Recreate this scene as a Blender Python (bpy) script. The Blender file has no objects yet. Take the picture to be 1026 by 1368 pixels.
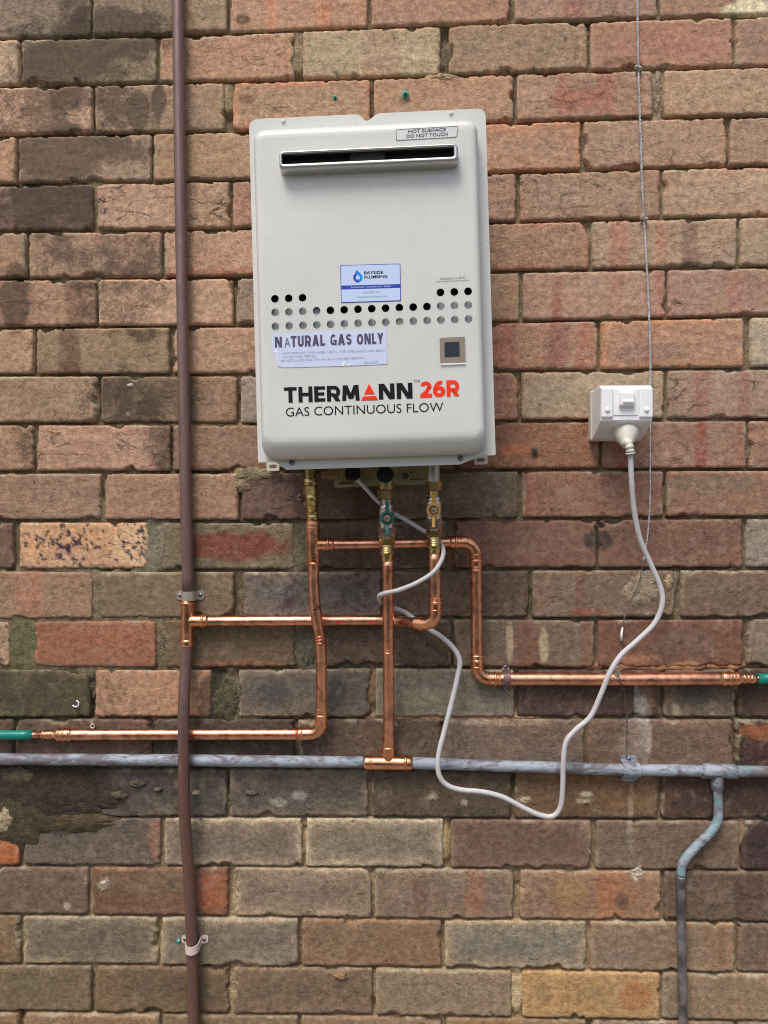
import bpy, math, random
import numpy as np
from mathutils import Vector, Matrix

# ------------------------------------------------------------------ camera, world, sun
scene = bpy.context.scene
COL = scene.collection
F_PX, CAM_D, CAM_H = 988.0, 1.23745, 1.45
YAW, PIT, ROL = -0.03448263, 0.00675208, 0.00233897
GX0, GZ0, PITCH_X, PITCH_Z = 0.77833131, -0.90571584, 0.24, 0.08285799

def cam_axes():
    # world -> camera: yaw, pitch, roll ; rows are right, forward, up
    cy, sy = math.cos(YAW), math.sin(YAW)
    A = np.array([[cy, -sy, 0], [sy, cy, 0], [0, 0, 1.0]])
    cp, sp = math.cos(PIT), math.sin(PIT)
    B = np.array([[1.0, 0, 0], [0, cp, sp], [0, -sp, cp]])
    cr, sr = math.cos(ROL), math.sin(ROL)
    Cm = np.array([[cr, 0, -sr], [0, 1.0, 0], [sr, 0, cr]])
    return Cm @ B @ A
R3 = cam_axes()
CAMP = np.array([0.0, -CAM_D, CAM_H])

def pt(px, py, d=0.0):
    """point of the photograph carried onto the vertical plane d metres in front of the wall"""
    v = np.array([(px - 513) / F_PX, 1.0, -(py - 684) / F_PX]) @ R3
    t = (-d - CAMP[1]) / v[1]
    return Vector(CAMP + v * t)

def wall_px(x, z):
    """wall plane metres -> photo pixel (vectorised), used to look measurements up"""
    X = np.stack([x, np.full_like(x, CAM_D), z - CAM_H], -1) @ R3.T
    return 513 + F_PX * X[..., 0] / X[..., 1], 684 - F_PX * X[..., 2] / X[..., 1]

cam_data = bpy.data.cameras.new('camera')
cam = bpy.data.objects.new('camera', cam_data)
COL.objects.link(cam)
cam_data.sensor_fit = 'HORIZONTAL'
cam_data.sensor_width = 36
cam_data.lens = 36 * F_PX / 1026
cam_data.clip_start = 0.02
cam_data.clip_end = 500
M4 = Matrix.Identity(4)
for i in range(3):
    M4[i][0] = R3[0][i]; M4[i][1] = R3[2][i]; M4[i][2] = -R3[1][i]; M4[i][3] = CAMP[i]
cam.matrix_world = M4
scene.camera = cam
scene.render.resolution_x, scene.render.resolution_y = 768, 1024

SUN_EL, SUN_AZ = math.radians(60), math.radians(-24)     # azimuth from straight out of the wall, towards the left
sun_dir = Vector((math.sin(SUN_AZ) * math.cos(SUN_EL), -math.cos(SUN_AZ) * math.cos(SUN_EL), math.sin(SUN_EL)))
world = bpy.data.worlds.new('World')
scene.world = world
world.use_nodes = True
wn = world.node_tree
sky = wn.nodes.new('ShaderNodeTexSky')
sky.sky_type = 'NISHITA'
sky.sun_disc = False
sky.sun_elevation = SUN_EL
sky.sun_rotation = math.atan2(sun_dir.x, sun_dir.y)
sky.air_density = 1.0
sky.dust_density = 4.0
sky.ozone_density = 0.6
bg = wn.nodes['Background']
wn.links.new(sky.outputs[0], bg.inputs['Color'])
bg.inputs['Strength'].default_value = 0.098
sd = bpy.data.lights.new('sun', 'SUN')
sd.energy = 1.5
sd.angle = math.radians(24)
sd.color = (1.0, 0.955, 0.88)
sun = bpy.data.objects.new('sun', sd)
COL.objects.link(sun)
sun.rotation_euler = sun_dir.to_track_quat('Z', 'Y').to_euler()
sun.location = (0, -3, 4)
vs = scene.view_settings
vs.view_transform = 'Standard'
vs.look = 'None'
vs.gamma = 1
vs.use_curve_mapping = False
vs.exposure = 0.74
scene.cycles.max_bounces = 6
scene.cycles.use_denoising = True
scene.cycles.filter_width = 1.05

# ------------------------------------------------------------------ helpers
def lin(c):
    return tuple(((v / 255.0) / 12.92 if v <= 10 else ((v / 255.0 + 0.055) / 1.055) ** 2.4) for v in c)

def vnoise(x, y, seed=0):
    xi = np.floor(x).astype(np.int64); yi = np.floor(y).astype(np.int64)
    fx = x - xi; fy = y - yi
    fx = fx * fx * (3 - 2 * fx); fy = fy * fy * (3 - 2 * fy)
    def h(a, b):
        n = (a * 374761393 + b * 668265263 + seed * 1442695041) & 0xFFFFFFFF
        n = ((n ^ (n >> 13)) * 1274126177) & 0xFFFFFFFF
        n = (n ^ (n >> 16)) & 0xFFFF
        return n / 65535.0 * 2 - 1
    a = h(xi, yi); b = h(xi + 1, yi); c = h(xi, yi + 1); d = h(xi + 1, yi + 1)
    return (a * (1 - fx) + b * fx) * (1 - fy) + (c * (1 - fx) + d * fx) * fy

def fbm(x, y, seed=0, octv=4, gain=0.55):
    s = 0; a = 1.0; t = 0
    for k in range(octv):
        s = s + a * vnoise(x * 2 ** k + 17.3 * k, y * 2 ** k - 9.1 * k, seed + k * 31)
        t += a; a *= gain
    return s / t

def sstep(a, b, x):
    t = np.clip((x - a) / (b - a), 0, 1)
    return t * t * (3 - 2 * t)

def tagged(o, label=None, cat=None, group=None, kind=None):
    if label: o['label'] = label
    if cat: o['category'] = cat
    if group: o['group'] = group
    if kind: o['kind'] = kind
    return o

def empty(name, loc, label, cat, group=None, rot=None):
    o = bpy.data.objects.new(name, None)
    COL.objects.link(o)
    o.empty_display_size = 0.05
    o.location = loc
    if rot: o.rotation_euler = rot
    return tagged(o, label, cat, group)

def root_loc(o):
    v = Vector((0, 0, 0))
    while o is not None:
        v += o.location
        o = o.parent
    return v

def obj(name, verts, faces, mat, parent=None, smooth=True, world=True, loc=None, attrs=None):
    """one mesh object; vertices in world metres (or local when world=False)"""
    V = np.asarray([tuple(v) for v in verts], dtype=np.float64) if not isinstance(verts, np.ndarray) else verts.astype(np.float64)
    o_loc = Vector((0, 0, 0))
    if world:
        base = root_loc(parent) if parent is not None else Vector((0, 0, 0))
        c = Vector(((V.min(0) + V.max(0)) / 2).tolist()) if loc is None else Vector(loc)
        V = V - np.array(c)
        o_loc = c - base
    me = bpy.data.meshes.new(name)
    if isinstance(faces, np.ndarray):
        nf, k = faces.shape
        me.vertices.add(len(V)); me.vertices.foreach_set('co', V.astype(np.float32).ravel())
        me.loops.add(nf * k); me.loops.foreach_set('vertex_index', faces.astype(np.int32).ravel())
        me.polygons.add(nf)
        me.polygons.foreach_set('loop_start', (np.arange(nf) * k).astype(np.int32))
        me.update(calc_edges=True)
    else:
        me.from_pydata([tuple(v) for v in V], [], faces)
    if smooth:
        me.polygons.foreach_set('use_smooth', [True] * len(me.polygons))
    if attrs:
        for an, (typ, data) in attrs.items():
            a = me.attributes.new(an, typ, 'POINT')
            if typ == 'FLOAT_COLOR':
                a.data.foreach_set('color', data.astype(np.float32).ravel())
            else:
                a.data.foreach_set('value', data.astype(np.float32).ravel())
    me.update()
    me.materials.append(mat)
    o = bpy.data.objects.new(name, me)
    COL.objects.link(o)
    o.location = o_loc
    if parent is not None: o.parent = parent
    return o

class MB:
    """collects simple shapes into one mesh"""
    def __init__(s): s.v = []; s.f = []
    def add(s, vs_, fs_):
        n = len(s.v); s.v += [Vector(v) for v in vs_]; s.f += [tuple(i + n for i in f) for f in fs_]; return s
    def build(s, name, mat, parent=None, smooth=False, **k):
        return obj(name, s.v, s.f, mat, parent, smooth, **k)

def frames(pts):
    P = [Vector(p) for p in pts]
    T = []
    for i in range(len(P)):
        a = P[max(i - 1, 0)]; b = P[min(i + 1, len(P) - 1)]
        t = b - a
        if t.length < 1e-9: t = T[-1] if T else Vector((0, 0, 1))
        T.append(t.normalized())
    n = T[0].cross(Vector((0, -1, 0)))
    if n.length < 1e-3: n = T[0].cross(Vector((1, 0, 0)))
    n.normalize()
    out = []
    for i, t in enumerate(T):
        n = (n - t * n.dot(t)).normalized()
        out.append((P[i], t, n, t.cross(n)))
    return out

def tube_geo(pts, rad, seg=20, caps=True):
    fr = frames(pts)
    V = []; F = []
    for i, (p, t, n, b) in enumerate(fr):
        r = rad[i] if hasattr(rad, '__len__') else rad
        for k in range(seg):
            a = 2 * math.pi * k / seg
            V.append(p + n * (r * math.cos(a)) + b * (r * math.sin(a)))
    m = len(fr)
    for i in range(m - 1):
        for k in range(seg):
            k2 = (k + 1) % seg
            F.append((i * seg + k, i * seg + k2, (i + 1) * seg + k2, (i + 1) * seg + k))
    if caps:
        F.append(tuple(range(seg - 1, -1, -1)))
        F.append(tuple((m - 1) * seg + k for k in range(seg)))
    return V, F

def tube(name, pts, rad, mat, parent, seg=24, smooth=True, caps=True):
    V, F = tube_geo(pts, rad, seg, caps)
    o = obj(name, V, F, mat, parent, smooth)
    if smooth and caps:
        for p in o.data.polygons[-2:]: p.use_smooth = False
    return o

def lathe(name, p0, p1, prof, mat, parent, seg=28, smooth=True):
    """prof: list of (t 0..1 along p0-p1, radius)"""
    p0 = Vector(p0); p1 = Vector(p1)
    d = (p1 - p0).normalized()
    n = d.cross(Vector((0, -1, 0)))
    if n.length < 1e-3: n = d.cross(Vector((1, 0, 0)))
    n.normalize(); b = d.cross(n)
    V = []; F = []
    for t, r in prof:
        c = p0.lerp(p1, t)
        for k in range(seg):
            a = 2 * math.pi * k / seg
            V.append(c + n * (r * math.cos(a)) + b * (r * math.sin(a)))
    m = len(prof)
    for i in range(m - 1):
        for k in range(seg):
            k2 = (k + 1) % seg
            F.append((i * seg + k, i * seg + k2, (i + 1) * seg + k2, (i + 1) * seg + k))
    F.append(tuple(range(seg - 1, -1, -1)))
    F.append(tuple((m - 1) * seg + k for k in range(seg)))
    o = obj(name, V, F, mat, parent, False)
    if smooth:
        me = o.data
        me.polygons.foreach_set('use_smooth', [True] * (len(F) - 2) + [False, False])
        # sharp where the profile turns hard
        me.update()
        mod = o.modifiers.new('auto', 'EDGE_SPLIT'); mod.split_angle = math.radians(42)
    return o

def fillet(pts, r, n=8):
    """polyline with rounded corners"""
    P = [Vector(p) for p in pts]
    out = [P[0]]
    for i in range(1, len(P) - 1):
        a, b, c = P[i - 1], P[i], P[i + 1]
        u = (a - b); v = (c - b)
        rr = min(r, u.length * 0.49, v.length * 0.49)
        s = b + u.normalized() * rr; e = b + v.normalized() * rr
        # keep a true quarter round look: quadratic with pulled handle
        k = 0.552
        h1 = s + (b - s) * k; h2 = e + (b - e) * k
        for j in range(n + 1):
            t = j / n
            out.append(s * (1 - t) ** 3 + h1 * 3 * t * (1 - t) ** 2 + h2 * 3 * t * t * (1 - t) + e * t ** 3)
    out.append(P[-1])
    return out

def spline(pts, n=10):
    P = [Vector(p) for p in pts]
    P = [P[0] * 2 - P[1]] + P + [P[-1] * 2 - P[-2]]
    out = []
    for i in range(1, len(P) - 2):
        p0, p1, p2, p3 = P[i - 1:i + 3]
        for j in range(n):
            t = j / n
            out.append(0.5 * ((2 * p1) + (p2 - p0) * t + (2 * p0 - 5 * p1 + 4 * p2 - p3) * t * t + (3 * p1 - p0 - 3 * p2 + p3) * t ** 3))
    out.append(P[-2])
    return out

def subdivide(pts, step=0.01):
    out = [Vector(pts[0])]
    for a, b in zip(pts, pts[1:]):
        a = Vector(a); b = Vector(b)
        k = max(1, int((b - a).length / step))
        for j in range(1, k + 1): out.append(a.lerp(b, j / k))
    return out

# ------------------------------------------------------------------ materials
class NT:
    def __init__(s, name):
        s.m = bpy.data.materials.new(name); s.m.use_nodes = True
        s.t = s.m.node_tree; s.bsdf = s.t.nodes['Principled BSDF']
    def n(s, typ, **k):
        nd = s.t.nodes.new(typ)
        for a, b in k.items():
            if a.startswith('i_'):
                nd.inputs[int(a[2:])].default_value = b
            else: setattr(nd, a, b)
        return nd
    def l(s, a, b): s.t.links.new(a, b)
    def inp(s, sock, v):
        if isinstance(v, bpy.types.NodeSocket): s.l(v, sock)
        else: sock.default_value = v
    def pos(s):
        if not hasattr(s, '_p'): s._p = s.n('ShaderNodeNewGeometry').outputs['Position']
        return s._p
    def scaled(s, vec, sc):
        m = s.n('ShaderNodeVectorMath', operation='MULTIPLY'); s.l(vec, m.inputs[0]); m.inputs[1].default_value = sc
        return m.outputs[0]
    def noise(s, scale, detail=4, rough=.6, vec=None, dist=0.0):
        nd = s.n('ShaderNodeTexNoise'); s.l(vec or s.pos(), nd.inputs['Vector'])
        nd.inputs['Scale'].default_value = scale; nd.inputs['Detail'].default_value = detail
        nd.inputs['Roughness'].default_value = rough; nd.inputs['Distortion'].default_value = dist
        return nd.outputs['Fac']
    def voro(s, scale, feature='F1', vec=None, rnd=1.0):
        nd = s.n('ShaderNodeTexVoronoi', feature=feature); s.l(vec or s.pos(), nd.inputs['Vector'])
        nd.inputs['Scale'].default_value = scale; nd.inputs['Randomness'].default_value = rnd
        return nd.outputs['Distance']
    def ramp(s, v, a, b, lo=0.0, hi=1.0, smooth=True):
        nd = s.n('ShaderNodeMapRange', interpolation_type='SMOOTHSTEP' if smooth else 'LINEAR')
        s.l(v, nd.inputs[0])
        for i, x in zip((1, 2, 3, 4), (a, b, lo, hi)): nd.inputs[i].default_value = x
        return nd.outputs[0]
    def math(s, op, a, b=0.0):
        nd = s.n('ShaderNodeMath', operation=op); s.inp(nd.inputs[0], a); s.inp(nd.inputs[1], b); return nd.outputs[0]
    def mix(s, fac, a, b, blend='MIX'):
        nd = s.n('ShaderNodeMix', data_type='RGBA', blend_type=blend)
        s.inp(nd.inputs[0], fac)
        s.inp(nd.inputs[6], a if isinstance(a, bpy.types.NodeSocket) else (*a, 1)); s.inp(nd.inputs[7], b if isinstance(b, bpy.types.NodeSocket) else (*b, 1))
        return nd.outputs[2]
    def mul(s, colr, fac):
        nd = s.n('ShaderNodeVectorMath', operation='SCALE'); s.inp(nd.inputs[0], colr); s.inp(nd.inputs[3], fac); return nd.outputs[0]
    def attr(s, name, col=False):
        nd = s.n('ShaderNodeAttribute', attribute_name=name); return nd.outputs['Color' if col else 'Fac']
    def bump(s, h, dist, strength=1.0, normal=None):
        nd = s.n('ShaderNodeBump'); s.l(h, nd.inputs['Height']); nd.inputs['Distance'].default_value = dist
        nd.inputs['Strength'].default_value = strength
        if normal: s.l(normal, nd.inputs['Normal'])
        return nd.outputs[0]
    def out(s, color=None, rough=None, metal=None, normal=None, spec=None):
        B = s.bsdf.inputs
        if color is not None: s.inp(B['Base Color'], color if isinstance(color, bpy.types.NodeSocket) else (*color, 1))
        if rough is not None: s.inp(B['Roughness'], rough)
        if metal is not None: s.inp(B['Metallic'], metal)
        if spec is not None: s.inp(B['Specular IOR Level'], spec)
        if normal is not None: s.l(normal, B['Normal'])
        return s.m

def mat_brick():
    t = NT('fired_clay_brick')
    c = t.attr('Col', True)
    st = t.scaled(t.pos(), (1, 1, 1.35))
    n1 = t.noise(95, 8, .74, vec=t.scaled(t.pos(), (1, 1, 1.15)))
    n2 = t.noise(520, 3, .75)
    n3 = t.noise(46, 9, .78, vec=st, dist=.5)
    c = t.mul(c, t.ramp(n1, .3, .7, .66, 1.36))
    c = t.mul(c, t.ramp(n2, .28, .72, .74, 1.28))
    c = t.mix(t.ramp(n3, .5, .66, 0, .42), c, t.mul(c, .62))
    c = t.mix(t.ramp(t.noise(34, 7, .72, dist=.6), .50, .66, 0, .34), c, t.mix(.5, t.mul(c, 1.25), (.50, .42, .32)))
    # pits and grains
    v = t.voro(460)
    pit = t.math('MULTIPLY', t.ramp(v, .14, .32, 1, 0), t.ramp(t.noise(60, 4, .6), .42, .6))
    oi = t.n('ShaderNodeObjectInfo').outputs['Random']
    pit = t.math('MULTIPLY', pit, t.ramp(oi, .2, 1, .15, 1.0))
    c = t.mix(t.math('MULTIPLY', pit, .7), c, t.mul(c, .25))
    gr = t.math('MULTIPLY', t.ramp(t.voro(700), .1, .24, 1, 0), t.ramp(t.noise(110, 3, .6), .45, .62))
    c = t.mix(t.math('MULTIPLY', gr, .5), c, (.66, .58, .47))
    # soot and algae, ragged
    d = t.attr('dirt')
    dn = t.noise(190, 8, .82)
    dn = t.math('ADD', t.math('MULTIPLY', dn, .6), t.math('MULTIPLY', t.noise(42, 5, .7, dist=.5), .4))
    dm = t.ramp(t.math('ADD', t.math('MULTIPLY', d, .43), dn), .61, .82)
    dcol = t.mix(t.noise(30, 3, .5), (.048, .034, .026), (.082, .058, .040))
    c = t.mix(t.math('MULTIPLY', dm, .78), c, t.mix(.7, t.mul(c, .3), dcol))
    # drag wrinkles and hair cracks, mostly along the brick
    wob = t.n('ShaderNodeTexNoise'); t.l(t.pos(), wob.inputs['Vector']); wob.inputs['Scale'].default_value = 38; wob.inputs['Detail'].default_value = 7; wob.inputs['Roughness'].default_value = .7
    off = t.n('ShaderNodeVectorMath', operation='MULTIPLY_ADD'); t.l(wob.outputs['Color'], off.inputs[0]); off.inputs[1].default_value = (.04, .03, .03); t.l(t.pos(), off.inputs[2])
    cv = t.voro(15, 'DISTANCE_TO_EDGE', vec=t.scaled(off.outputs[0], (.55, 1, 2.1)))
    cm = t.ramp(t.noise(24, 3, .6), .46, .58)
    ck = t.math('MULTIPLY', t.math('MULTIPLY', t.ramp(cv, .003, .02, 1, 0), t.attr('crack')), cm)
    c = t.mix(t.math('MULTIPLY', ck, .8), c, (.02, .016, .013))
    wr = t.math('MULTIPLY', t.ramp(t.noise(30, 6, .75, vec=t.scaled(t.pos(), (1.2, 1, 3.4)), dist=1.6), .60, .66), t.ramp(t.noise(33, 2, .5), .48, .6))
    c = t.mix(t.math('MULTIPLY', wr, .45), c, t.mul(c, .35))
    h = t.math('ADD', t.math('MULTIPLY', n1, 1.0), t.math('MULTIPLY', n2, .6))
    h = t.math('ADD', h, t.math('MULTIPLY', n3, .8))
    h = t.math('SUBTRACT', h, t.math('MULTIPLY', pit, .6))
    h = t.math('SUBTRACT', h, t.math('MULTIPLY', ck, 1.6))
    h = t.math('SUBTRACT', h, t.math('MULTIPLY', wr, .7))
    h = t.math('MULTIPLY', h, t.ramp(oi, 0, 1, .45, 1.15, False))
    nb = t.bump(h, .0024, 1.0)
    return t.out(c, .9, 0, nb, .3)

def mat_mortar():
    t = NT('sand_mortar')
    c = t.attr('Col', True)
    n1 = t.noise(90, 7, .7); n2 = t.noise(520, 3, .7)
    c = t.mul(c, t.ramp(n1, .3, .7, .6, 1.3))
    c = t.mul(c, t.ramp(n2, .3, .7, .75, 1.25))
    d = t.attr('dirt')
    dm = t.ramp(t.math('ADD', t.math('MULTIPLY', d, .5), t.noise(120, 8, .75)), .7, .9)
    c = t.mix(t.math('MULTIPLY', dm, .85), c, (.036, .032, .025))
    v = t.voro(380)
    h = t.math('ADD', t.math('MULTIPLY', n1, 1.6), t.math('MULTIPLY', n2, .7))
    h = t.math('ADD', h, t.math('MULTIPLY', v, .5))
    return t.out(c, .95, 0, t.bump(h, .0022, 1.0), .2)

def mat_copper(name, base, rough, tarn, amt):
    t = NT(name)
    n = t.noise(34, 5, .6, dist=1.2)
    s = t.noise(1, 4, .65, vec=t.scaled(t.pos(), (160, 160, 22)))
    c = t.mix(t.math('MULTIPLY', t.ramp(n, .42, .72), amt), base, tarn)
    c = t.mul(c, t.ramp(s, .3, .7, .88, 1.1))
    spk = t.ramp(t.noise(260, 3, .7), .66, .74, 0, .5)
    c = t.mix(spk, c, t.mul(c, .45))
    r = t.ramp(t.noise(60, 6, .7), .3, .7, rough - .07, rough + .12)
    return t.out(c, r, 1.0, t.bump(t.noise(150, 4, .6), .0004, .35))

def mat_plain(name, col, rough=.4, metal=0.0, var=.06, bumpd=0.0, spec=.5, scale=60):
    t = NT(name)
    c = t.mul(t.mix(0.0, col, col), t.ramp(t.noise(scale, 5, .6), .3, .7, 1 - var, 1 + var))
    r = t.ramp(t.noise(scale * 1.7, 4, .6), .3, .7, max(.03, rough - .05), rough + .06)
    return t.out(c, r, metal, t.bump(t.noise(scale * 6, 3, .6), bumpd, .5) if bumpd else None, spec)

def mat_old_brown():
    t = NT('oxidised_brown_copper')
    z = t.n('ShaderNodeSeparateXYZ'); t.l(t.pos(), z.inputs[0])
    low = t.ramp(z.outputs[2], .95, 1.35, 1, 0)
    c = t.mix(low, (.20, .125, .112), (.19, .095, .075))
    c = t.mix(t.ramp(t.noise(1, 5, .65, vec=t.scaled(t.pos(), (90, 90, 14))), .4, .7, 0, .6), c, (.115, .085, .09))
    c = t.mix(t.ramp(t.noise(1, 6, .7, vec=t.scaled(t.pos(), (60, 60, 30))), .56, .74, 0, .5), c, (.27, .19, .16))
    c = t.mix(t.ramp(t.voro(190), .05, .13, .8, 0), c, (.35, .3, .28))
    r = t.ramp(t.noise(70, 5, .7), .3, .7, .28, .5)
    return t.out(c, r, .4, t.bump(t.noise(180, 5, .7), .0006, .5), .5)

def mat_patina(name, verd):
    t = NT(name)
    vec = t.scaled(t.pos(), (17, 34, 38))
    a = t.noise(1, 7, .70, vec=vec, dist=.8)
    b = t.noise(2.6, 7, .76, vec=vec)
    c = t.mix(t.ramp(a, .42, .58), (.15, .14, .16), (.33, .375, .44))
    c = t.mix(t.ramp(b, .56, .66, 0, .8), c, (.13, .08, .065))
    c = t.mix(t.ramp(t.noise(1.7, 7, .75, vec=vec), .57, .68, 0, .8), c, (.48, .53, .56))
    g = t.noise(1.1, 6, .75, vec=vec)
    c = t.mix(t.ramp(g, .60 - verd * .16, .68 - verd * .16, 0, .75), c, (.19, .34, .37))
    c = t.mix(t.ramp(t.noise(5, 5, .8, vec=vec), .64, .72, 0, .5), c, (.06, .05, .05))
    r = t.ramp(b, .3, .7, .38, .75)
    return t.out(c, r, .15, t.bump(t.noise(170, 7, .8), .0016, .9), .4)

def mat_enamel():
    t = NT('cream_enamel')
    c = t.mix(t.ramp(t.noise(1, 5, .65, vec=t.scaled(t.pos(), (26, 26, 3.2))), .45, .8, 0, .06), (.60, .612, .582), (.54, .54, .49))
    c = t.mix(t.ramp(t.voro(210), .03, .06, .5, 0), c, (.36, .33, .27))
    c = t.mul(c, t.ramp(t.noise(5, 3, .5), .3, .7, .97, 1.03))
    r = t.ramp(t.noise(14, 5, .6), .3, .7, .22, .36)
    nb = t.bump(t.noise(4.5, 2, .4), .012, .35)
    return t.out(c, r, 0, t.bump(t.noise(900, 2, .5), .00025, .4, nb), .5)
M = {}
M['brick'] = mat_brick()
M['mortar'] = mat_mortar()
M['copper'] = mat_copper('new_copper_tube', (.88, .43, .27), .30, (.40, .18, .12), .85)
M['copper_fit'] = mat_copper('copper_fitting', (.90, .44, .25), .25, (.50, .20, .09), .75)
M['brown'] = mat_old_brown()
M['patina'] = mat_patina('weathered_copper', .1)
M['verdigris'] = mat_patina('verdigris_copper', .75)
M['brass'] = mat_plain('brass', (.62, .47, .20), .26, 1.0, .15)
M['brass_dark'] = mat_plain('dark_brass', (.40, .31, .15), .38, 1.0, .2)  # deeper brass tone for fittings right under the heater
M['nickel'] = mat_plain('nickel_plate', (.66, .63, .56), .25, 1.0, .12)
M['steel'] = mat_plain('galvanised_steel', (.50, .49, .48), .42, .8, .15)
M['screw'] = mat_plain('zinc_screw', (.30, .30, .31), .35, 1.0, .2)
M['enamel'] = mat_enamel()
M['enamel_side'] = mat_plain('cream_enamel_casing', (.56, .555, .50), .4, 0, .02, scale=9)
M['patina_dark'] = mat_plain('dark_weathered_copper', (.155, .14, .145), .42, .3, .55, .0006, .5, 40)
M['silver'] = mat_plain('satin_silver', (.52, .52, .51), .33, .75, .03)
M['black'] = mat_plain('black_inside', (.012, .012, .013), .6)
M['black_plastic'] = mat_plain('black_rubber', (.008, .008, .009), .4, 0, .06, 0, .2)
M['charcoal'] = mat_plain('charcoal_plate', (.012, .012, .013), .6, 0, .06, 0, .2)
M['baffle'] = mat_plain('grey_inner_plate', (.56, .62, .66), .4, 0, .1)
M['plastic'] = mat_plain('white_plastic', (.80, .81, .83), .32, 0, .02)
M['plastic_old'] = mat_plain('ivory_plastic', (.62, .60, .53), .4, 0, .03)
M['cord'] = mat_plain('white_flex', (.52, .51, .52), .42, 0, .05)
M['cord_dirty'] = mat_plain('grey_flex', (.50, .47, .42), .5, 0, .08)
M['wire'] = mat_plain('painted_bell_wire', (.44, .44, .46), .5, 0, .35, scale=120)
M['wire_dark'] = mat_plain('dark_bell_wire', (.12, .11, .10), .55, 0, .3, scale=120)
M['green_sleeve'] = mat_plain('green_plastic_sleeve', (.0, .20, .16), .3, 0, .08)
M['green_handle'] = mat_plain('green_lever', (.01, .14, .12), .3, 0, .05)
M['yellow_handle'] = mat_plain('yellow_lever', (.62, .34, .07), .32, 0, .05)
M['green_plug'] = mat_plain('green_wall_plug', (.05, .42, .33), .45, 0, .15)
M['paper'] = mat_plain('label_paper', (.56, .62, .82), .45, 0, .01)
M['paper_white'] = mat_plain('label_fold', (.86, .87, .9), .5, 0, .01)
M['sticker'] = mat_plain('sticker_film', (.50, .62, .86), .35, 0, .005)
M['ink_black'] = mat_plain('black_print', (.012, .013, .016), .35, 0, 0, 0, .12)
M['ink_purple'] = mat_plain('faded_purple_print', (.10, .085, .13), .45, 0, 0, 0, .12)
M['ink_faint'] = mat_plain('faint_grey_print', (.33, .35, .44), .5, 0, 0, 0, .12)
M['ink_grey'] = mat_plain('grey_print', (.16, .16, .17), .45, 0, 0, 0, .12)
M['ink_red'] = mat_plain('red_print', (.86, .045, .015), .35, 0, 0, 0, .12)
M['ink_blue'] = mat_plain('blue_print', (.035, .07, .42), .35, 0, 0, 0, .12)
M['ink_sky'] = mat_plain('sky_blue_print', (.01, .27, .80), .35, 0, 0, 0, .12)
M['ink_indigo'] = mat_plain('indigo_print', (.06, .05, .32), .35, 0, 0, 0, .12)
M['taupe'] = mat_plain('taupe_frame', (.24, .21, .155), .45, 0, .02)
M['dark_glass'] = mat_plain('dark_window', (.012, .011, .022), .12, 0, 0)
M['clip_pink'] = mat_plain('painted_clip', (.60, .50, .44), .5, 0, .12)
M['clip_grey'] = mat_plain('plated_clip', (.40, .35, .31), .42, .4, .12)

# ------------------------------------------------------------------ ground
g = 14.0
obj('ground', [(-g, 0.2, 0), (g, 0.2, 0), (g, -2 * g, 0), (-g, -2 * g, 0)], [(0, 3, 2, 1)],
    mat_plain('worn_concrete_path', (.22, .20, .17), .9, 0, .25, .002, .2, 6), None, False)['kind'] = 'structure'

# unseen timber paling fence, added to darken copper reflections and block low light
fence = empty('added_paling_fence', (0, -3.1, 0), 'added timber paling fence, out of view, darkening reflections in the copper', 'fence')
fm = mat_plain('added_fence_timber', (.10, .085, .07), .85, 0, .25, .002, .2, 12)
_pm = None
for k in range(44):
    x = -2.4 + k * .11
    V = [(x + a, -3.1 + b_, c_) for c_ in (.05, 1.8) for a, b_ in ((0, 0), (.1, 0), (.1, -.016), (0, -.016))]
    o = obj('paling', V, [(0, 1, 5, 4), (1, 2, 6, 5), (2, 3, 7, 6), (3, 0, 4, 7), (4, 5, 6, 7), (3, 2, 1, 0)], fm, fence, False)
    if _pm is None: _pm = o.data
    else:
        old_me = o.data; o.data = _pm; bpy.data.meshes.remove(old_me)
for zz in (.35, 1.45):
    V = [(x, y, z) for x in (-2.4, 2.43) for y in (-3.118, -3.155) for z in (zz, zz + .075)]
    obj('rail', V, [(0, 1, 3, 2), (4, 6, 7, 5), (0, 4, 5, 1), (2, 3, 7, 6), (0, 2, 6, 4), (1, 5, 7, 3)], fm, fence, False)

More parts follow.
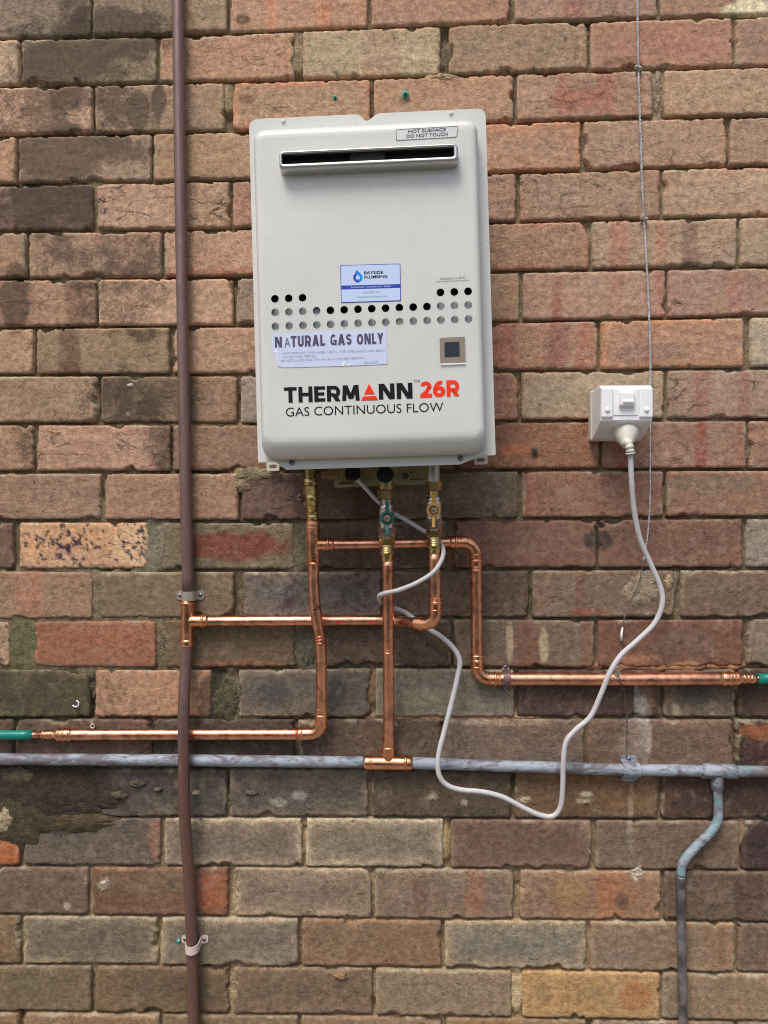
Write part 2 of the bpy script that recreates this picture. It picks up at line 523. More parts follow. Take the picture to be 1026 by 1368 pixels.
# ------------------------------------------------------------------ brick wall: measured bed joints and perpends of the real wall
JT = [
[(0,-12),(513,-31),(1026,-48)],
[(0,52),(230,47),(513,35.5),(770,28),(1026,20)],
[(0,115.5),(230,110),(513,103.5),(770,95),(1026,89)],
[(0,181.5),(230,176),(320,175),(663,163),(770,160),(1026,154)],
[(0,246),(230,242.5),(320,240),(658,231),(770,227.5),(1026,220.5)],
[(0,309),(230,307),(330,305),(658,297.5),(1026,288.5)],
[(0,372),(230,371),(335,370),(658,363),(1026,356)],
[(0,438),(235,435),(340,436),(658,430.5),(1026,422)],
[(0,501),(235,500.5),(340,500.5),(658,496),(1026,491.5)],
[(0,566),(235,566),(345,567),(660,562.5),(1026,560)],
[(0,630.5),(235,631),(618,628),(1026,627)],
[(0,696),(240,696),(425,697),(603,694),(1026,691)],
[(0,761.5),(240,762.5),(513,761.5),(603,760.5),(1026,760)],
[(0,829),(250,826.5),(513,825.5),(813,827),(1026,825.5)],
[(0,892.5),(250,894),(513,891.5),(813,894),(1026,891.5)],
[(0,960),(250,959),(513,960),(813,959),(1026,960)],
[(0,1025),(513,1027),(1026,1028)],
[(0,1091),(300,1092.5),(513,1092.5),(770,1095),(1026,1095)],
[(0,1157.5),(240,1158),(513,1160),(770,1162),(1026,1163.5)],
[(0,1222.5),(240,1224.5),(513,1228.5),(770,1229.5),(1026,1232.5)],
[(0,1289),(240,1291),(513,1293),(770,1297.5),(1026,1301)],
[(0,1352.5),(513,1357.5),(770,1362),(1026,1366)],
[(0,1417),(513,1424),(1026,1434)]]
PP = [
[-61,122,305,493,685,881,1076],
[27,210.5,399,594,787,981.5],
[-60,124,305,496.5,688,879.5,1073],
[23,203,395,586,778,974],
[-57,126,309,500,692,884.5,1077],
[36,217,403,590,788.5,987.5],
[-53,130,313.5,504,696,891,1085],
[46,228.5,416,608,800.5,999],
[-50,132.5,318.5,505,694.5,889.5,1085],
[46,228.5,415,610,803,999.5],
[-46,137.5,321,508,695,889,1083],
[21,208,400,602,799,995.5],
[-55,128,318,511,709,906,1100],
[28,214,410,604.5,796.5,995.5],
[-62,124,300,499,689,885.5,984,1080],
[18,205,395,590.5,783,980.5],
[-66,118,304,494,685.5,881.5,1078],
[28,216.5,406,597,793,990.5],
[-64,120,308,498,690.5,885.5,1082],
[28,212.5,400,592,786,984],
[-62,123.5,309,500,690.5,884,1080],
[28,215,400,592,786,984]]
HALF = {(11,1):9.5,(11,2):7.5,(11,3):6,(12,1):5.5,(12,2):6.5,(13,0):16,(13,1):6,(13,2):15,(14,2):19,(14,1):4,(20,4):7,
        (2,2):6,(1,2):6,(2,5):8,(1,3):5,(12,5):5,(17,3):5,(18,4):4.5,(18,2):4.5,(9,3):4,(11,0):4,(7,5):5}
def jy(k, x):
    a = JT[k]
    if x <= a[0][0]: p, q = a[0], a[1]
    elif x >= a[-1][0]: p, q = a[-2], a[-1]
    else:
        for p, q in zip(a, a[1:]):
            if p[0] <= x <= q[0]: break
    return p[1] + (x - p[0]) * (q[1] - p[1]) / (q[0] - p[0])

RED=(152,88,78); ORG=(176,108,72); PALE=(178,156,130)
# colour of every brick in view (as fired), with its own stripes s, pale rim h, cracks c, soot d, blotches b
BR = [
[((140,122,106),dict(s=[(.75,.97,(100,78,66))],d=.5,c=.3)),((142,122,102),dict(s=[(.66,1.1,(172,140,114))],d=.35)),((176,130,105),dict(s=[(.27,.35,(198,122,86)),(.63,.74,(196,122,88))],b=[(.1,.75,.06,.12,(90,65,50))])),((164,120,100),dict(h=((178,140,112),.4))),((166,126,108),dict(s=[(.35,.5,RED)])),((164,124,106),dict(b=[(.62,.9,.22,.2,(205,195,165))]))],
[((178,148,122),{}),((132,114,92),dict(d=.55,h=((165,142,118),.6))),((178,132,108),dict(c=.3,d=.15,h=((186,140,110),.5))),((178,156,126),dict(s=[(.42,.7,(168,132,112))],h=((186,132,104),.35))),((162,131,108),dict(h=((176,136,106),.5))),((160,112,96),dict(h=((172,126,96),.7),b=[(.2,.9,.15,.15,(110,75,60))])),((168,128,110),dict(h=((178,135,110),.4)))],
[((200,156,132),dict(s=[(.69,.93,(128,104,84))],d=.5,c=.5)),((162,130,108),dict(s=[(-.1,.5,(146,122,102))],d=.55,c=.25)),((168,134,108),dict(h=((188,124,92),.8),b=[(.1,.35,.07,.12,(120,80,60)),(.45,.95,.6,.2,(188,128,96))])),((176,134,108),dict(b=[(.22,.5,.05,.1,(120,90,75))],h=((186,132,102),.5))),((166,126,106),dict(s=[(.3,.38,RED),(.58,.72,RED)],c=.4,b=[(.45,.6,.2,.3,(160,100,86))])),((168,136,112),dict(c=.35,h=((178,132,106),.5)))],
[((172,132,104),{}),((156,128,108),dict(d=.75,c=.2)),((166,130,102),dict(d=.1)),((166,126,104),{}),((162,122,100),dict(h=((184,122,88),.9),c=.2)),((166,132,112),dict(h=((174,128,104),.6),c=.4)),((168,134,114),{})],
[((132,104,92),dict(d=.75,c=.1)),((190,148,126),dict(s=[(.62,1.1,(172,138,112))],c=.9,d=.05)),((172,126,106),{}),((160,122,104),{}),((167,134,114),dict(h=((176,124,100),.6),c=.3)),((170,138,116),dict(c=.3,h=((180,130,104),.6)))],
[((162,124,100),dict(d=.3)),((164,128,108),dict(d=.55,c=.1)),((182,140,118),dict(b=[(.4,1,.5,.14,(176,108,84))],c=.15)),((166,128,106),{}),((166,126,104),dict(h=((178,120,96),.5))),((168,136,116),dict(s=[(.12,.25,(172,112,94)),(.62,.73,(122,88,84)),(.42,.5,(176,122,98))],c=.3)),((168,140,120),{})],
[((170,130,108),dict(d=.35,s=[(.76,.94,(112,80,66))],c=.3)),((182,142,118),dict(h=((188,146,122),.4))),((142,118,108),dict(c=.2)),((166,130,106),{}),((167,128,112),dict(s=[(.2,.28,RED),(.62,.7,(160,108,96)),(.93,1,(164,98,86))],c=.1)),((164,126,112),dict(s=[(.4,.52,(164,110,100))],b=[(.05,.7,.04,.1,(110,75,60))]))],
[((168,132,104),dict(d=.1)),((146,120,96),dict(s=[(.18,.34,(100,68,54))],d=.4)),((168,130,108),dict(h=((174,134,112),.3))),((166,126,106),{}),((172,128,108),dict(s=[(-.1,.42,(180,106,88)),(.66,.8,(138,80,78)),(.86,1,(174,108,90))])),((170,126,106),dict(h=((186,128,90),.9),b=[(.35,.75,.3,.3,(140,108,98))])),((166,148,132),{})],
[((150,120,98),dict(c=.2,d=.12)),((124,101,82),dict(s=[(.72,1.1,(158,120,100))],d=.45,b=[(.2,.82,.018,.06,(210,205,195))])),((148,130,124),dict(c=.25)),((160,112,94),dict(h=((166,116,92),.5))),((166,146,126),dict(h=((170,130,104),.6))),((156,124,110),dict(s=[(.18,.3,(152,98,90)),(.5,.58,(150,98,88))],c=.5))],
[((168,128,102),dict(d=.3,c=.4)),((182,138,118),dict(s=[(.9,1.1,(110,90,72))],d=.2,c=.5)),((150,116,98),dict(b=[(.5,.95,.5,.1,(130,95,78))])),((120,88,74),{}),((156,108,86),dict(b=[(.42,.6,.13,.14,(186,112,64))])),((154,114,98),dict(s=[(.64,.72,(140,62,54)),(.08,.16,(150,78,66)),(.93,1,(150,96,80))],c=.3)),((160,116,100),dict(c=.3))],
[((162,126,106),dict(c=.2)),((166,126,106),dict(s=[(.1,.32,(152,114,96))],d=.05,c=.15)),((112,84,78),dict(s=[(.8,1,(84,50,44))])),((124,106,92),dict(b=[(.5,.9,.6,.2,(105,85,72))])),((150,106,90),dict(s=[(.02,.1,(150,86,72))],h=((140,96,78),.4))),((152,110,92),dict(b=[(.3,.3,.4,.3,(128,102,88))]))],
[((118,88,76),{}),((212,158,114),dict(spots=1,b=[(.5,.9,.5,.3,(186,140,112)),(.9,.5,.2,.5,(206,166,130))],h=((176,136,106),.5))),((134,116,92),dict(b=[(.57,.52,.47,.34,(128,54,46))],h=((118,108,86),.4))),((100,78,70),dict(s=[(.28,.42,(74,34,32))],h=((116,96,82),.5))),((130,92,80),dict(b=[(.02,.75,.06,.6,(96,75,68)),(.99,.45,.1,.25,(52,42,48))],h=((122,78,66),.4))),((128,90,78),dict(b=[(.03,.45,.07,.22,(56,46,50))],h=((138,100,84),.4))),((148,134,124),dict(c=.4))],
[((158,122,98),dict(s=[(.42,.62,(166,110,88))],d=.05)),((126,106,84),dict(h=((134,108,84),.4),d=.05)),((106,96,94),dict(spots=.6,h=((128,106,92),.6),b=[(.55,.5,.4,.36,(90,84,86))])),((114,92,80),{}),((126,104,90),dict(s=[(.3,.37,(118,66,58)),(.02,.12,(130,98,80))],b=[(.4,.95,.16,.16,(126,60,52))],h=((150,118,94),.5))),((122,98,84),dict(h=((140,106,86),.5)))],
[((190,150,118),dict(spots=.8)),((158,98,70),dict(h=((150,104,80),.4),d=.05)),((112,92,72),dict(b=[(.5,1,.6,.14,(134,84,60))])),((98,80,68),{}),((124,104,90),dict(s=[(.42,.62,(124,76,62)),(.9,1,(126,82,66))],b=[(.4,.5,.03,.5,PALE),(.64,.5,.035,.5,PALE)],h=((128,104,86),.4))),((122,80,66),dict(b=[(.6,.5,.25,.35,(112,84,74)),(.6,.98,.12,.12,(165,120,90))])),((130,112,98),{})],
[((120,106,80),dict(d=.15,h=((80,76,56),.5))),((184,136,106),dict(d=.05,h=((168,118,92),.3))),((98,90,86),dict(b=[(.25,.5,.14,.4,(72,68,70)),(.72,.5,.12,.4,(74,70,72))],h=((128,108,94),.5))),((122,112,102),dict(h=((150,134,112),.5))),((96,72,66),dict(b=[(.92,.4,.08,.4,(130,98,80)),(.83,.5,.02,.45,(170,165,170))],h=((78,52,48),.5),spots=.35)),((106,92,82),dict(b=[(.45,.45,.3,.4,(72,68,66))],h=((120,94,78),.5))),((94,70,62),dict(d=.3))],
[((112,80,72),{}),((116,86,76),{}),((80,66,60),{}),((98,80,70),{}),((128,106,94),dict(h=((140,118,102),.4),b=[(.5,.05,.3,.1,(165,135,115))])),((120,94,80),dict(b=[(.3,.5,.1,.6,(136,116,108)),(.42,.4,.02,.5,(165,150,140))],h=((134,102,84),.4))),((70,44,44),dict(b=[(.3,.25,.3,.22,(150,84,46))]))],
[((90,78,66),dict(d=.25)),((82,74,76),dict(h=((112,92,80),.5))),((94,84,80),dict(h=((150,132,114),.6),d=.1,b=[(.36,.7,.07,.1,(150,142,140))])),((98,82,70),dict(b=[(.45,.55,.04,.1,(160,150,135))],d=.1)),((114,86,64),dict(b=[(.5,.1,.5,.14,(126,88,50)),(.5,.5,.05,.06,(180,170,150))])),((78,56,52),dict(d=.2,b=[(.5,.1,.5,.15,(96,56,40))],h=((90,66,54),.4)))],
[((182,100,46),dict(d=.1)),((104,92,86),dict(h=((128,108,98),.5),b=[(.98,.5,.07,.5,(150,98,78))])),((120,104,94),dict(h=((176,156,132),1.0))),((128,114,100),dict(h=((182,162,136),1.0))),((120,92,80),dict(h=((140,110,92),.6))),((124,102,88),dict(h=((146,116,96),.5))),((62,46,50),dict(h=((96,72,62),.6)))],
[((122,98,84),dict(h=((130,104,86),.4),b=[(.85,.8,.03,.1,(170,160,145))])),((118,84,66),dict(b=[(.88,.5,.14,.5,(158,88,54)),(.5,.3,.3,.3,(112,90,74))],h=((140,96,70),.4),d=.15)),((134,116,102),dict(h=((172,146,120),.9))),((136,112,98),dict(s=[(.28,.38,(110,72,58)),(.66,.8,(156,86,60))],h=((158,132,108),.6),c=.2)),((150,108,84),dict(s=[(.55,.75,(168,98,56)),(-.1,.22,(138,108,94))],b=[(.35,.4,.15,.4,(150,114,74)),(.72,.6,.06,.2,(100,70,56))],h=((164,132,106),.7),c=.25)),((112,92,80),dict(s=[(.48,.7,(84,60,54))],h=((130,104,86),.5)))],
[((126,96,70),{}),((110,98,86),dict(h=((158,140,114),.9))),((120,108,98),dict(h=((166,146,122),.9),d=.05)),((134,104,80),dict(h=((146,110,84),.5))),((128,120,110),dict(h=((172,148,120),1.0))),((136,112,94),dict(s=[(.78,.97,(128,92,70))],h=((158,124,96),.7),b=[(.2,.8,.2,.2,(124,104,92))])),((118,94,80),dict(b=[(.8,.5,.3,.6,(94,70,62))],h=((140,112,92),.5)))],
[((114,98,76),dict(h=((128,108,82),.5))),((116,96,74),dict(h=((132,104,76),.6),s=[(.0,.2,(128,98,74))])),((122,98,80),dict(h=((148,120,96),.6),d=.05)),((142,122,104),dict(h=((160,132,106),.6))),((178,136,86),dict(h=((190,150,102),.5),b=[(.82,.5,.12,.4,(166,108,60)),(.55,.5,.06,.2,(150,120,84)),(.15,.5,.06,.3,(150,116,76))])),((142,114,92),dict(s=[(.0,.2,(128,118,98))],h=((150,122,98),.5)))],
[((140,108,80),{}),((148,116,88),dict(h=((160,128,98),.5))),((132,108,84),{}),((140,112,90),{}),((150,118,86),{}),((138,112,92),{}),((132,106,88),{})],
]
# soot, moss, damp and plain darker patches on wall: (x, y, rx, ry, amount), in measured positions on the wall
DIRT = [(150,45,95,45,.6),(70,100,120,80,.5),(95,205,110,50,.6),(60,270,80,50,.6),(185,145,14,34,.9),(212,135,10,30,.8),(10,400,14,30,.7),(205,390,26,36,.5),(150,345,80,30,.25),(165,400,60,70,.55),(20,400,22,60,.6),
        (160,530,70,45,.45),(215,600,30,40,.5),(40,600,30,45,.4),(120,60,60,60,.3),(60,925,100,50,.5),(285,930,26,45,.9),(20,860,40,45,.35),
        (120,560,120,16,.3),(70,1066,130,62,.95),(440,660,120,40,.15),(1000,1050,60,40,.35),(1005,925,40,40,.4),  # the wide faint entry is a darker patch just below the heater
        (360,1040,40,20,.25),(120,980,120,20,.4)]
# colour washes over bricks and joints alike (old stains, lime runs): x, y, rx, ry, rgb, strength
STAIN = [(60,940,110,60,(74,70,46),.45),(858,950,7,45,(176,168,170),.65),(862,985,10,60,(150,140,138),.5),(843,1085,5,50,(165,155,145),.45),
         (843,1060,60,30,(126,88,44),.3),(560,930,60,14,(160,150,110),.2),(240,1075,60,12,(90,92,70),.3),
         (640,965,30,4,(190,165,150),.6),(255,1040,26,16,(130,124,96),.5),(852,1166,9,11,(205,200,190),.8),(400,1062,14,6,(190,180,180),.4),
         (700,1068,10,4,(196,186,166),.8),(576,1065,6,5,(196,186,170),.8),(620,1072,5,6,(190,176,170),.8),(780,1070,14,4,(186,170,150),.6),
         (137,1180,9,10,(168,160,146),.7),(850,880,34,10,(178,120,84),.5),(1010,8,40,18,(214,204,172),.6),(905,950,6,10,(170,160,140),.6),
         (800,720,22,20,(52,44,48),.45),(150,900,4,4,(230,225,215),.0)]
def stains(px, py):
    dirt = np.zeros_like(px)
    wob = fbm(px / 26, py / 26, 5) * .5
    for x, y, rx, ry, a in DIRT:
        q = np.sqrt(((px - x) / rx) ** 2 + ((py - y) / ry) ** 2) + wob
        dirt = np.maximum(dirt, a * sstep(1.15, .45, q))
    return dirt
def wash(px, py, c):
    wob = fbm(px / 9, py / 14, 8) * .8
    for x, y, rx, ry, rgb, a in STAIN:
        if a <= 0: continue
        q = np.sqrt(((px - x) / rx) ** 2 + ((py - y) / ry) ** 2) + wob
        m = (a * sstep(1.1, .5, q))[..., None]
        c = c * (1 - m) + np.array(lin(rgb)) * m
    return c

wall = empty('brick_wall', (0, 0, 0), 'old brown and salmon brick wall with recessed sandy mortar, filling the picture behind the heater', 'wall')
RNG = random.Random(7)
ROWF = [1.0]      # tone factor per course, lower courses darker, applied before stripes and rims
def brick_geo(q, rgb, o, seed, step=.003, sunk=0.0):
    """q: px corners tl tr br bl carried to the wall plane -> verts, faces, colours"""
    c = [np.array(pt(x, y)) for x, y in q]
    w = np.linalg.norm(c[1] - c[0]); h = np.linalg.norm(c[3] - c[0])
    nx = max(6, int(w / step)); ny = max(4, int(h / step))
    s, t = np.meshgrid(np.linspace(0, 1, nx + 1), np.linspace(0, 1, ny + 1))
    P = (c[0] * (1 - s[..., None]) + c[1] * s[..., None]) * (1 - t[..., None]) + (c[3] * (1 - s[..., None]) + c[2] * s[..., None]) * t[..., None]
    x, z = P[..., 0], P[..., 2]
    # ragged outline
    x = x + fbm(x * 60, z * 60, seed + 2, 4) * .0007
    z = z + fbm(x * 40, z * 90, seed + 3, 4) * .0006
    u, v = s * w, t * h
    r = .0028
    dx = np.maximum(r - np.minimum(u, w - u), 0); dy = np.maximum(r - np.minimum(v, h - v), 0)
    d = np.where((dx > 0) & (dy > 0), r - np.sqrt(dx ** 2 + dy ** 2), np.minimum(np.minimum(u, w - u), np.minimum(v, h - v)))
    d = d - .0004 - np.maximum(0, fbm(x * 30, z * 30, seed + 5, 4) - .25) * .02 + fbm(x * 150, z * 150, seed + 6, 3) * .0009
    y = np.zeros_like(x)
    y += .0005 * (1 - np.clip(d / .0026, 0, 1)) ** 2
    y += .011 * sstep(.0, -.0022, d)
    y += fbm(x * 28, z * 60, seed + 8, 4) * .0011 + fbm(x * 130, z * 190, seed + 9, 2) * .0004
    rr = random.Random(seed)
    y += sunk + rr.uniform(-.0012, .0012) + (s - .5) * rr.uniform(-.0015, .0015) + (t - .5) * rr.uniform(-.001, .001)
    # colour of the face, scaled by course
    base = np.array(lin(rgb))
    C = np.ones(x.shape + (3,)) * base
    C *= (1 + .16 * fbm(x * 14, z * 18, seed + 11, 4))[..., None]
    big = fbm(x * 9, z * 16, seed + 12, 3)
    C *= 1 + np.stack([.05 * big, 0 * big, -.07 * big], -1)
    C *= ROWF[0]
    sw = s + fbm(x * 22, z * 10, seed + 13, 3) * .035
    for a, b, rgb2 in o.get('s', []):
        m = sstep(a - .015, a + .02, sw) * sstep(b + .015, b - .02, sw) * (.62 + .38 * fbm(x * 50, z * 30, seed + 14))
        m = np.clip(m, 0, 1)[..., None]
        C = C * (1 - m) + np.array(lin(rgb2)) * m
    for bu, bv, ru, rv, rgb2 in o.get('b', []):
        qd = np.sqrt(((s - bu) / ru) ** 2 + ((t - bv) / rv) ** 2) + fbm(x * 45, z * 45, seed + 15) * .35
        m = sstep(1.08, .72, qd)[..., None] * .85
        C = C * (1 - m) + np.array(lin(rgb2)) * m
    if 'h' in o:
        rgb2, a = o['h']
        m = np.clip(np.exp(-np.maximum(d, 0) / .0085) * (1.1 + 1.3 * fbm(x * 34, z * 34, seed + 16)) * a, 0, 1)[..., None]
        C = C * (1 - m) + np.array(lin(rgb2)) * m
    if 'spots' in o:
        f = fbm(x * 150, z * 150, seed + 17, 3) + .9 * np.exp(-(((s - .38) / .13) ** 2 + ((t - .5) / .4) ** 2)) * .45 + .40 * np.exp(-(((s - .85) / .07) ** 2 + ((t - .5) / .25) ** 2)) + .25 * fbm(x * 20, z * 20, seed + 18)
        m = sstep(.30, .44, f)[..., None] * o['spots']
        C = C * (1 - m) + np.array(lin((66, 48, 62))) * m
    sm = sstep(.12, .4, fbm(x * 42, z * 42, seed + 21, 4) + .25 * rr.uniform(-1, 1)) * sstep(.0042, .0012, d + fbm(x * 120, z * 120, seed + 22, 2) * .002)
    C = C * (1 - sm[..., None] * .75) + np.array(lin((152, 142, 120))) * sm[..., None] * .75
    px, py = wall_px(x, z)
    C = wash(px, py, C)
    lum = (C @ np.array([.3, .55, .15]))[..., None]
    C = (C * .80 + lum * .20) * np.array([1.19, 1.175, 1.03])
    dirt = np.clip(stains(px, py) + o.get('d', 0) * (.6 + .8 * fbm(x * 20, z * 20, seed + 19)), 0, 1.2)
    dirt *= .55 + .45 * sstep(0, .004, d)
    crack = np.full_like(x, o.get('c', 0.04))
    V = np.stack([x, y, z], -1).reshape(-1, 3)
    n = (nx + 1)
    idx = np.arange((nx + 1) * (ny + 1)).reshape(ny + 1, nx + 1)
    Fq = np.stack([idx[:-1, :-1], idx[1:, :-1], idx[1:, 1:], idx[:-1, 1:]], -1).reshape(-1, 4)
    # skirt back into the wall
    ring = np.concatenate([idx[0, :], idx[1:, -1], idx[-1, -2::-1], idx[-2:0:-1, 0]])
    back = V[ring].copy(); back[:, 1] = .03
    k0 = len(V)
    V = np.concatenate([V, back])
    m_ = len(ring); a = np.arange(m_); b = (a + 1) % m_
    Fs = np.stack([ring[a], ring[b], k0 + b, k0 + a], -1)
    Fq = np.concatenate([Fq, Fs])
    C4 = np.concatenate([C, np.ones(C.shape[:2] + (1,))], -1).reshape(-1, 4)
    C4 = np.clip(np.concatenate([C4, C4[ring]]), 0, .9)
    dd = dirt.ravel(); dd = np.concatenate([dd, dd[ring]])
    cc = crack.ravel(); cc = np.concatenate([cc, np.zeros(m_)])
    return V, Fq, C4, dd, cc

rest = []
ROWS = []
for c in range(-6, 29):
    if 0 <= c < 22:
        p = PP[c]
        ps = [p[0] - 190 * k for k in (3, 2, 1)] + p + [p[-1] + 196 * k for k in (1, 2, 3)]
        off = 3
    else:
        src = PP[0 if (c % 2 == 0) else 1] if c < 0 else PP[20 if (c % 2 == 0) else 21]
        p = src
        ps = [p[0] - 190 * k for k in (3, 2, 1)] + p + [p[-1] + 196 * k for k in (1, 2, 3)]
        off = 99
    def jrow(k, x):
        if k < 0: return jy(0, x) + k * (jy(1, x) - jy(0, x))
        if k > 22: return jy(22, x) + (k - 22) * (jy(22, x) - jy(21, x))
        return jy(k, x)
    for i in range(len(ps) - 1):
        hl = HALF.get((c, i - off), 2.6); hr = HALF.get((c, i + 1 - off), 2.6)
        hl += RNG.uniform(-.4, .7); hr += RNG.uniform(-.4, .7)
        x0, x1 = ps[i] + hl, ps[i + 1] - hr
        hb = 2.3 if c < 15 else 1.9
        ht = hb
        qd = [(x0, jrow(c, x0) + ht), (x1, jrow(c, x1) + ht), (x1, jrow(c + 1, x1) - hb), (x0, jrow(c + 1, x0) - hb)]
        inview = 0 <= c < 22 and x1 > 0 and x0 < 1026 and qd[0][1] < 1368
        seed = (c + 10) * 101 + i * 7
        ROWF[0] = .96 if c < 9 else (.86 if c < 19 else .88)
        if inview:
            first = 0 if PP[c][0] < 0 else -1
            k = (i - off) - first
            rgb, o = BR[c][k]
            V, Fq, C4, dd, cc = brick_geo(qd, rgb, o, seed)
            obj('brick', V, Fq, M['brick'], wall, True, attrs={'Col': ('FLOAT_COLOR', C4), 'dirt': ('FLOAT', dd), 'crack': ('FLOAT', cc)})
        else:
            row = BR[min(max(c, 0), 21)]
            rgb, o = RNG.choice(row)
            rest.append(brick_geo(qd, rgb, {k_: v_ for k_, v_ in o.items() if k_ in ('h', 's', 'd')}, seed, .007))
n = 0; VV = []; FF = []; CC = []; DD = []; KK = []
for V, Fq, C4, dd, cc in rest:
    keep = V[:, 2].max() > .0
    if not keep: continue
    VV.append(V); FF.append(Fq + n); CC.append(C4); DD.append(dd); KK.append(cc); n += len(V)
tagged(obj('brick', np.concatenate(VV), np.concatenate(FF), M['brick'], wall, True,
       attrs={'Col': ('FLOAT_COLOR', np.concatenate(CC)), 'dirt': ('FLOAT', np.concatenate(DD)), 'crack': ('FLOAT', np.concatenate(KK))}), kind='stuff')

# mortar: one continuous bed, pushed back between the bricks, flush where it was smeared
FLUSH = [(120,840,190,110,.9,(124,116,98)),(300,940,60,40,1,(100,99,82)),(204,728,24,50,1,(122,120,106)),(398,735,30,45,1,(112,108,92)),(410,860,26,46,1,(100,100,86)),
         (335,640,40,22,1,(140,132,104)),(30,860,30,50,1,(110,110,84)),(305,130,10,28,.8,(150,136,112)),(400,75,12,30,.8,(150,138,116)),(586,103,24,10,1,(168,152,124)),
         (878,130,14,34,.9,(156,144,124)),(860,160,50,6,.7,(150,138,118)),(345,1298,16,30,.7,(190,182,150)),(985,1330,12,40,.8,(170,158,130)),
         (690,1325,14,34,.9,(186,172,142)),(596,1125,10,30,.8,(168,150,118)),(990,1110,14,30,.8,(160,140,110)),(895,780,16,22,.9,(140,132,112)),
         (420,600,260,30,.3,(130,122,96)),(602,740,12,30,.8,(120,96,76)),(500,925,10,30,.8,(140,116,90)),(900,890,130,8,1,(176,140,108)),(610,960,160,7,.8,(160,130,108)),(330,500,10,200,.4,(120,112,84)),(250,568,120,7,.7,(124,112,84))]
xs0 = np.array(pt(-640, 684))[0]; xs1 = np.array(pt(1680, 684))[0]
X, Z = np.meshgrid(np.arange(xs0, xs1, .0042), np.arange(-.05, 2.95, .0042))
px, py = wall_px(X, Z)
rec = .0095 + .0050 * fbm(X * 11, Z * 11, 40, 3) + .0016 * fbm(X * 60, Z * 60, 41, 3)
rec += .006 * sstep(.25, .5, fbm(X * 16, Z * 30, 43, 3)) 
topness = sstep(700, 200, py)
Cm = np.ones(X.shape + (3,)) * np.array(lin((122, 113, 95)))
tan = np.array(lin((138, 128, 108))); low = np.array(lin((150, 138, 114)))
mR = (sstep(500, 900, px) * topness)[..., None]; Cm = Cm * (1 - mR) + tan * mR
mL = sstep(900, 1150, py)[..., None]; Cm = Cm * (1 - mL) + low * mL
mD = (sstep(450, 200, px) * sstep(1100, 900, py))[..., None] * .6; Cm = Cm * (1 - mD) + np.array(lin((112, 104, 82))) * mD
wob = fbm(px / 14, py / 14, 44) * .5
for x, y, rx, ry, a, rgb in FLUSH:
    q = np.sqrt(((px - x) / rx) ** 2 + ((py - y) / ry) ** 2) + wob
    m = a * sstep(1.15, .6, q)
    rec = rec * (1 - m) + (.0018 + .0012 * fbm(X * 50, Z * 50, 45, 3)) * m
    Cm = Cm * (1 - m[..., None]) + np.array(lin(rgb)) * m[..., None]
Cm = Cm * np.array([1.12, 1.03, .93]) * (1 + .3 * fbm(X * 13, Z * 13, 48, 3))[..., None]
Cm = wash(px, py, Cm)
dm = np.clip(stains(px, py) * .8 + .42 * (.5 + fbm(X * 12, Z * 12, 46, 3)), 0, 1)
V = np.stack([X, rec, Z], -1).reshape(-1, 3)
idx = np.arange(X.size).reshape(X.shape)
Fm = np.stack([idx[:-1, :-1], idx[:-1, 1:], idx[1:, 1:], idx[1:, :-1]], -1).reshape(-1, 4)
C4 = np.concatenate([Cm, np.ones(X.shape + (1,))], -1).reshape(-1, 4)
obj('mortar_joints', V, Fm, M['mortar'], wall, True, attrs={'Col': ('FLOAT_COLOR', C4), 'dirt': ('FLOAT', dm.ravel())})
obj('wall_core', [(xs0, .02, -.05), (xs1, .02, -.05), (xs1, .02, 2.95), (xs0, .02, 2.95), (xs0, .13, -.05), (xs1, .13, -.05), (xs1, .13, 2.95), (xs0, .13, 2.95)],
    [(4, 5, 6, 7), (0, 4, 7, 3), (1, 2, 6, 5), (3, 7, 6, 2), (0, 3, 2, 1)], mat_plain('inner_masonry', (.2, .17, .14), .9), wall, False)

def dab(px_, py_, rx, ry, thick, rgb, seed, rough=1.0, label=None, dirt=.1):
    """lump of mortar left on the face of the wall"""
    nr, na = 22, 72
    R, A = np.meshgrid(np.linspace(0, 1, nr), np.linspace(0, 2 * math.pi, na, endpoint=False), indexing='ij')
    edge = 1 + .42 * fbm(np.cos(A) * 1.6 + seed, np.sin(A) * 1.6, seed, 4) + .22 * fbm(np.cos(A) * 6 + seed, np.sin(A) * 6, seed + 9, 4)
    ppx = px_ + rx * R * edge * np.cos(A); ppy = py_ + ry * R * edge * np.sin(A)
    c0 = pt(px_, py_); sx = (pt(px_ + 100, py_) - c0).length / 100
    x = c0.x + (ppx - px_) * sx; z = c0.z - (ppy - py_) * sx
    prof = (1 - R ** 2.0) if rx > 25 else (1 - R ** 3.2)
    hgt = thick * prof * (1 + .5 * rough * fbm(x * 60, z * 90, seed + 1, 4)) + rough * .0022 * fbm(x * 120, z * 160, seed + 2, 3) * prof - .0022 * R ** 4
    V = np.stack([x, -hgt, z], -1).reshape(-1, 3)
    idx = np.arange(nr * na).reshape(nr, na); i2 = np.roll(idx, -1, 1)
    Fd = np.stack([idx[:-1], idx[1:], i2[1:], i2[:-1]], -1).reshape(-1, 4)
    C = np.ones((V.shape[0], 4)); C[:, :3] = np.array(lin(rgb)) * np.array([1.06, .97, .92]) * (1 + .3 * fbm(x * 40, z * 40, seed + 3, 3)).ravel()[:, None]
    dv = np.clip(dirt + .5 * fbm(x * 25, z * 25, seed + 4, 3), 0, 1).ravel()
    o = obj('mortar_patch', V, Fd, M['mortar'], wall, True, attrs={'Col': ('FLOAT_COLOR', C), 'dirt': ('FLOAT', dv)})
    if label: o['label'] = label
    return o
dab(70, 1056, 96, 44, .0034, (70, 65, 54), 3, 0.5, 'dark sooty smear of mortar over the bricks', .3)
dab(112, 1068, 62, 24, .0040, (68, 62, 52), 5, 0.5, None, .3)
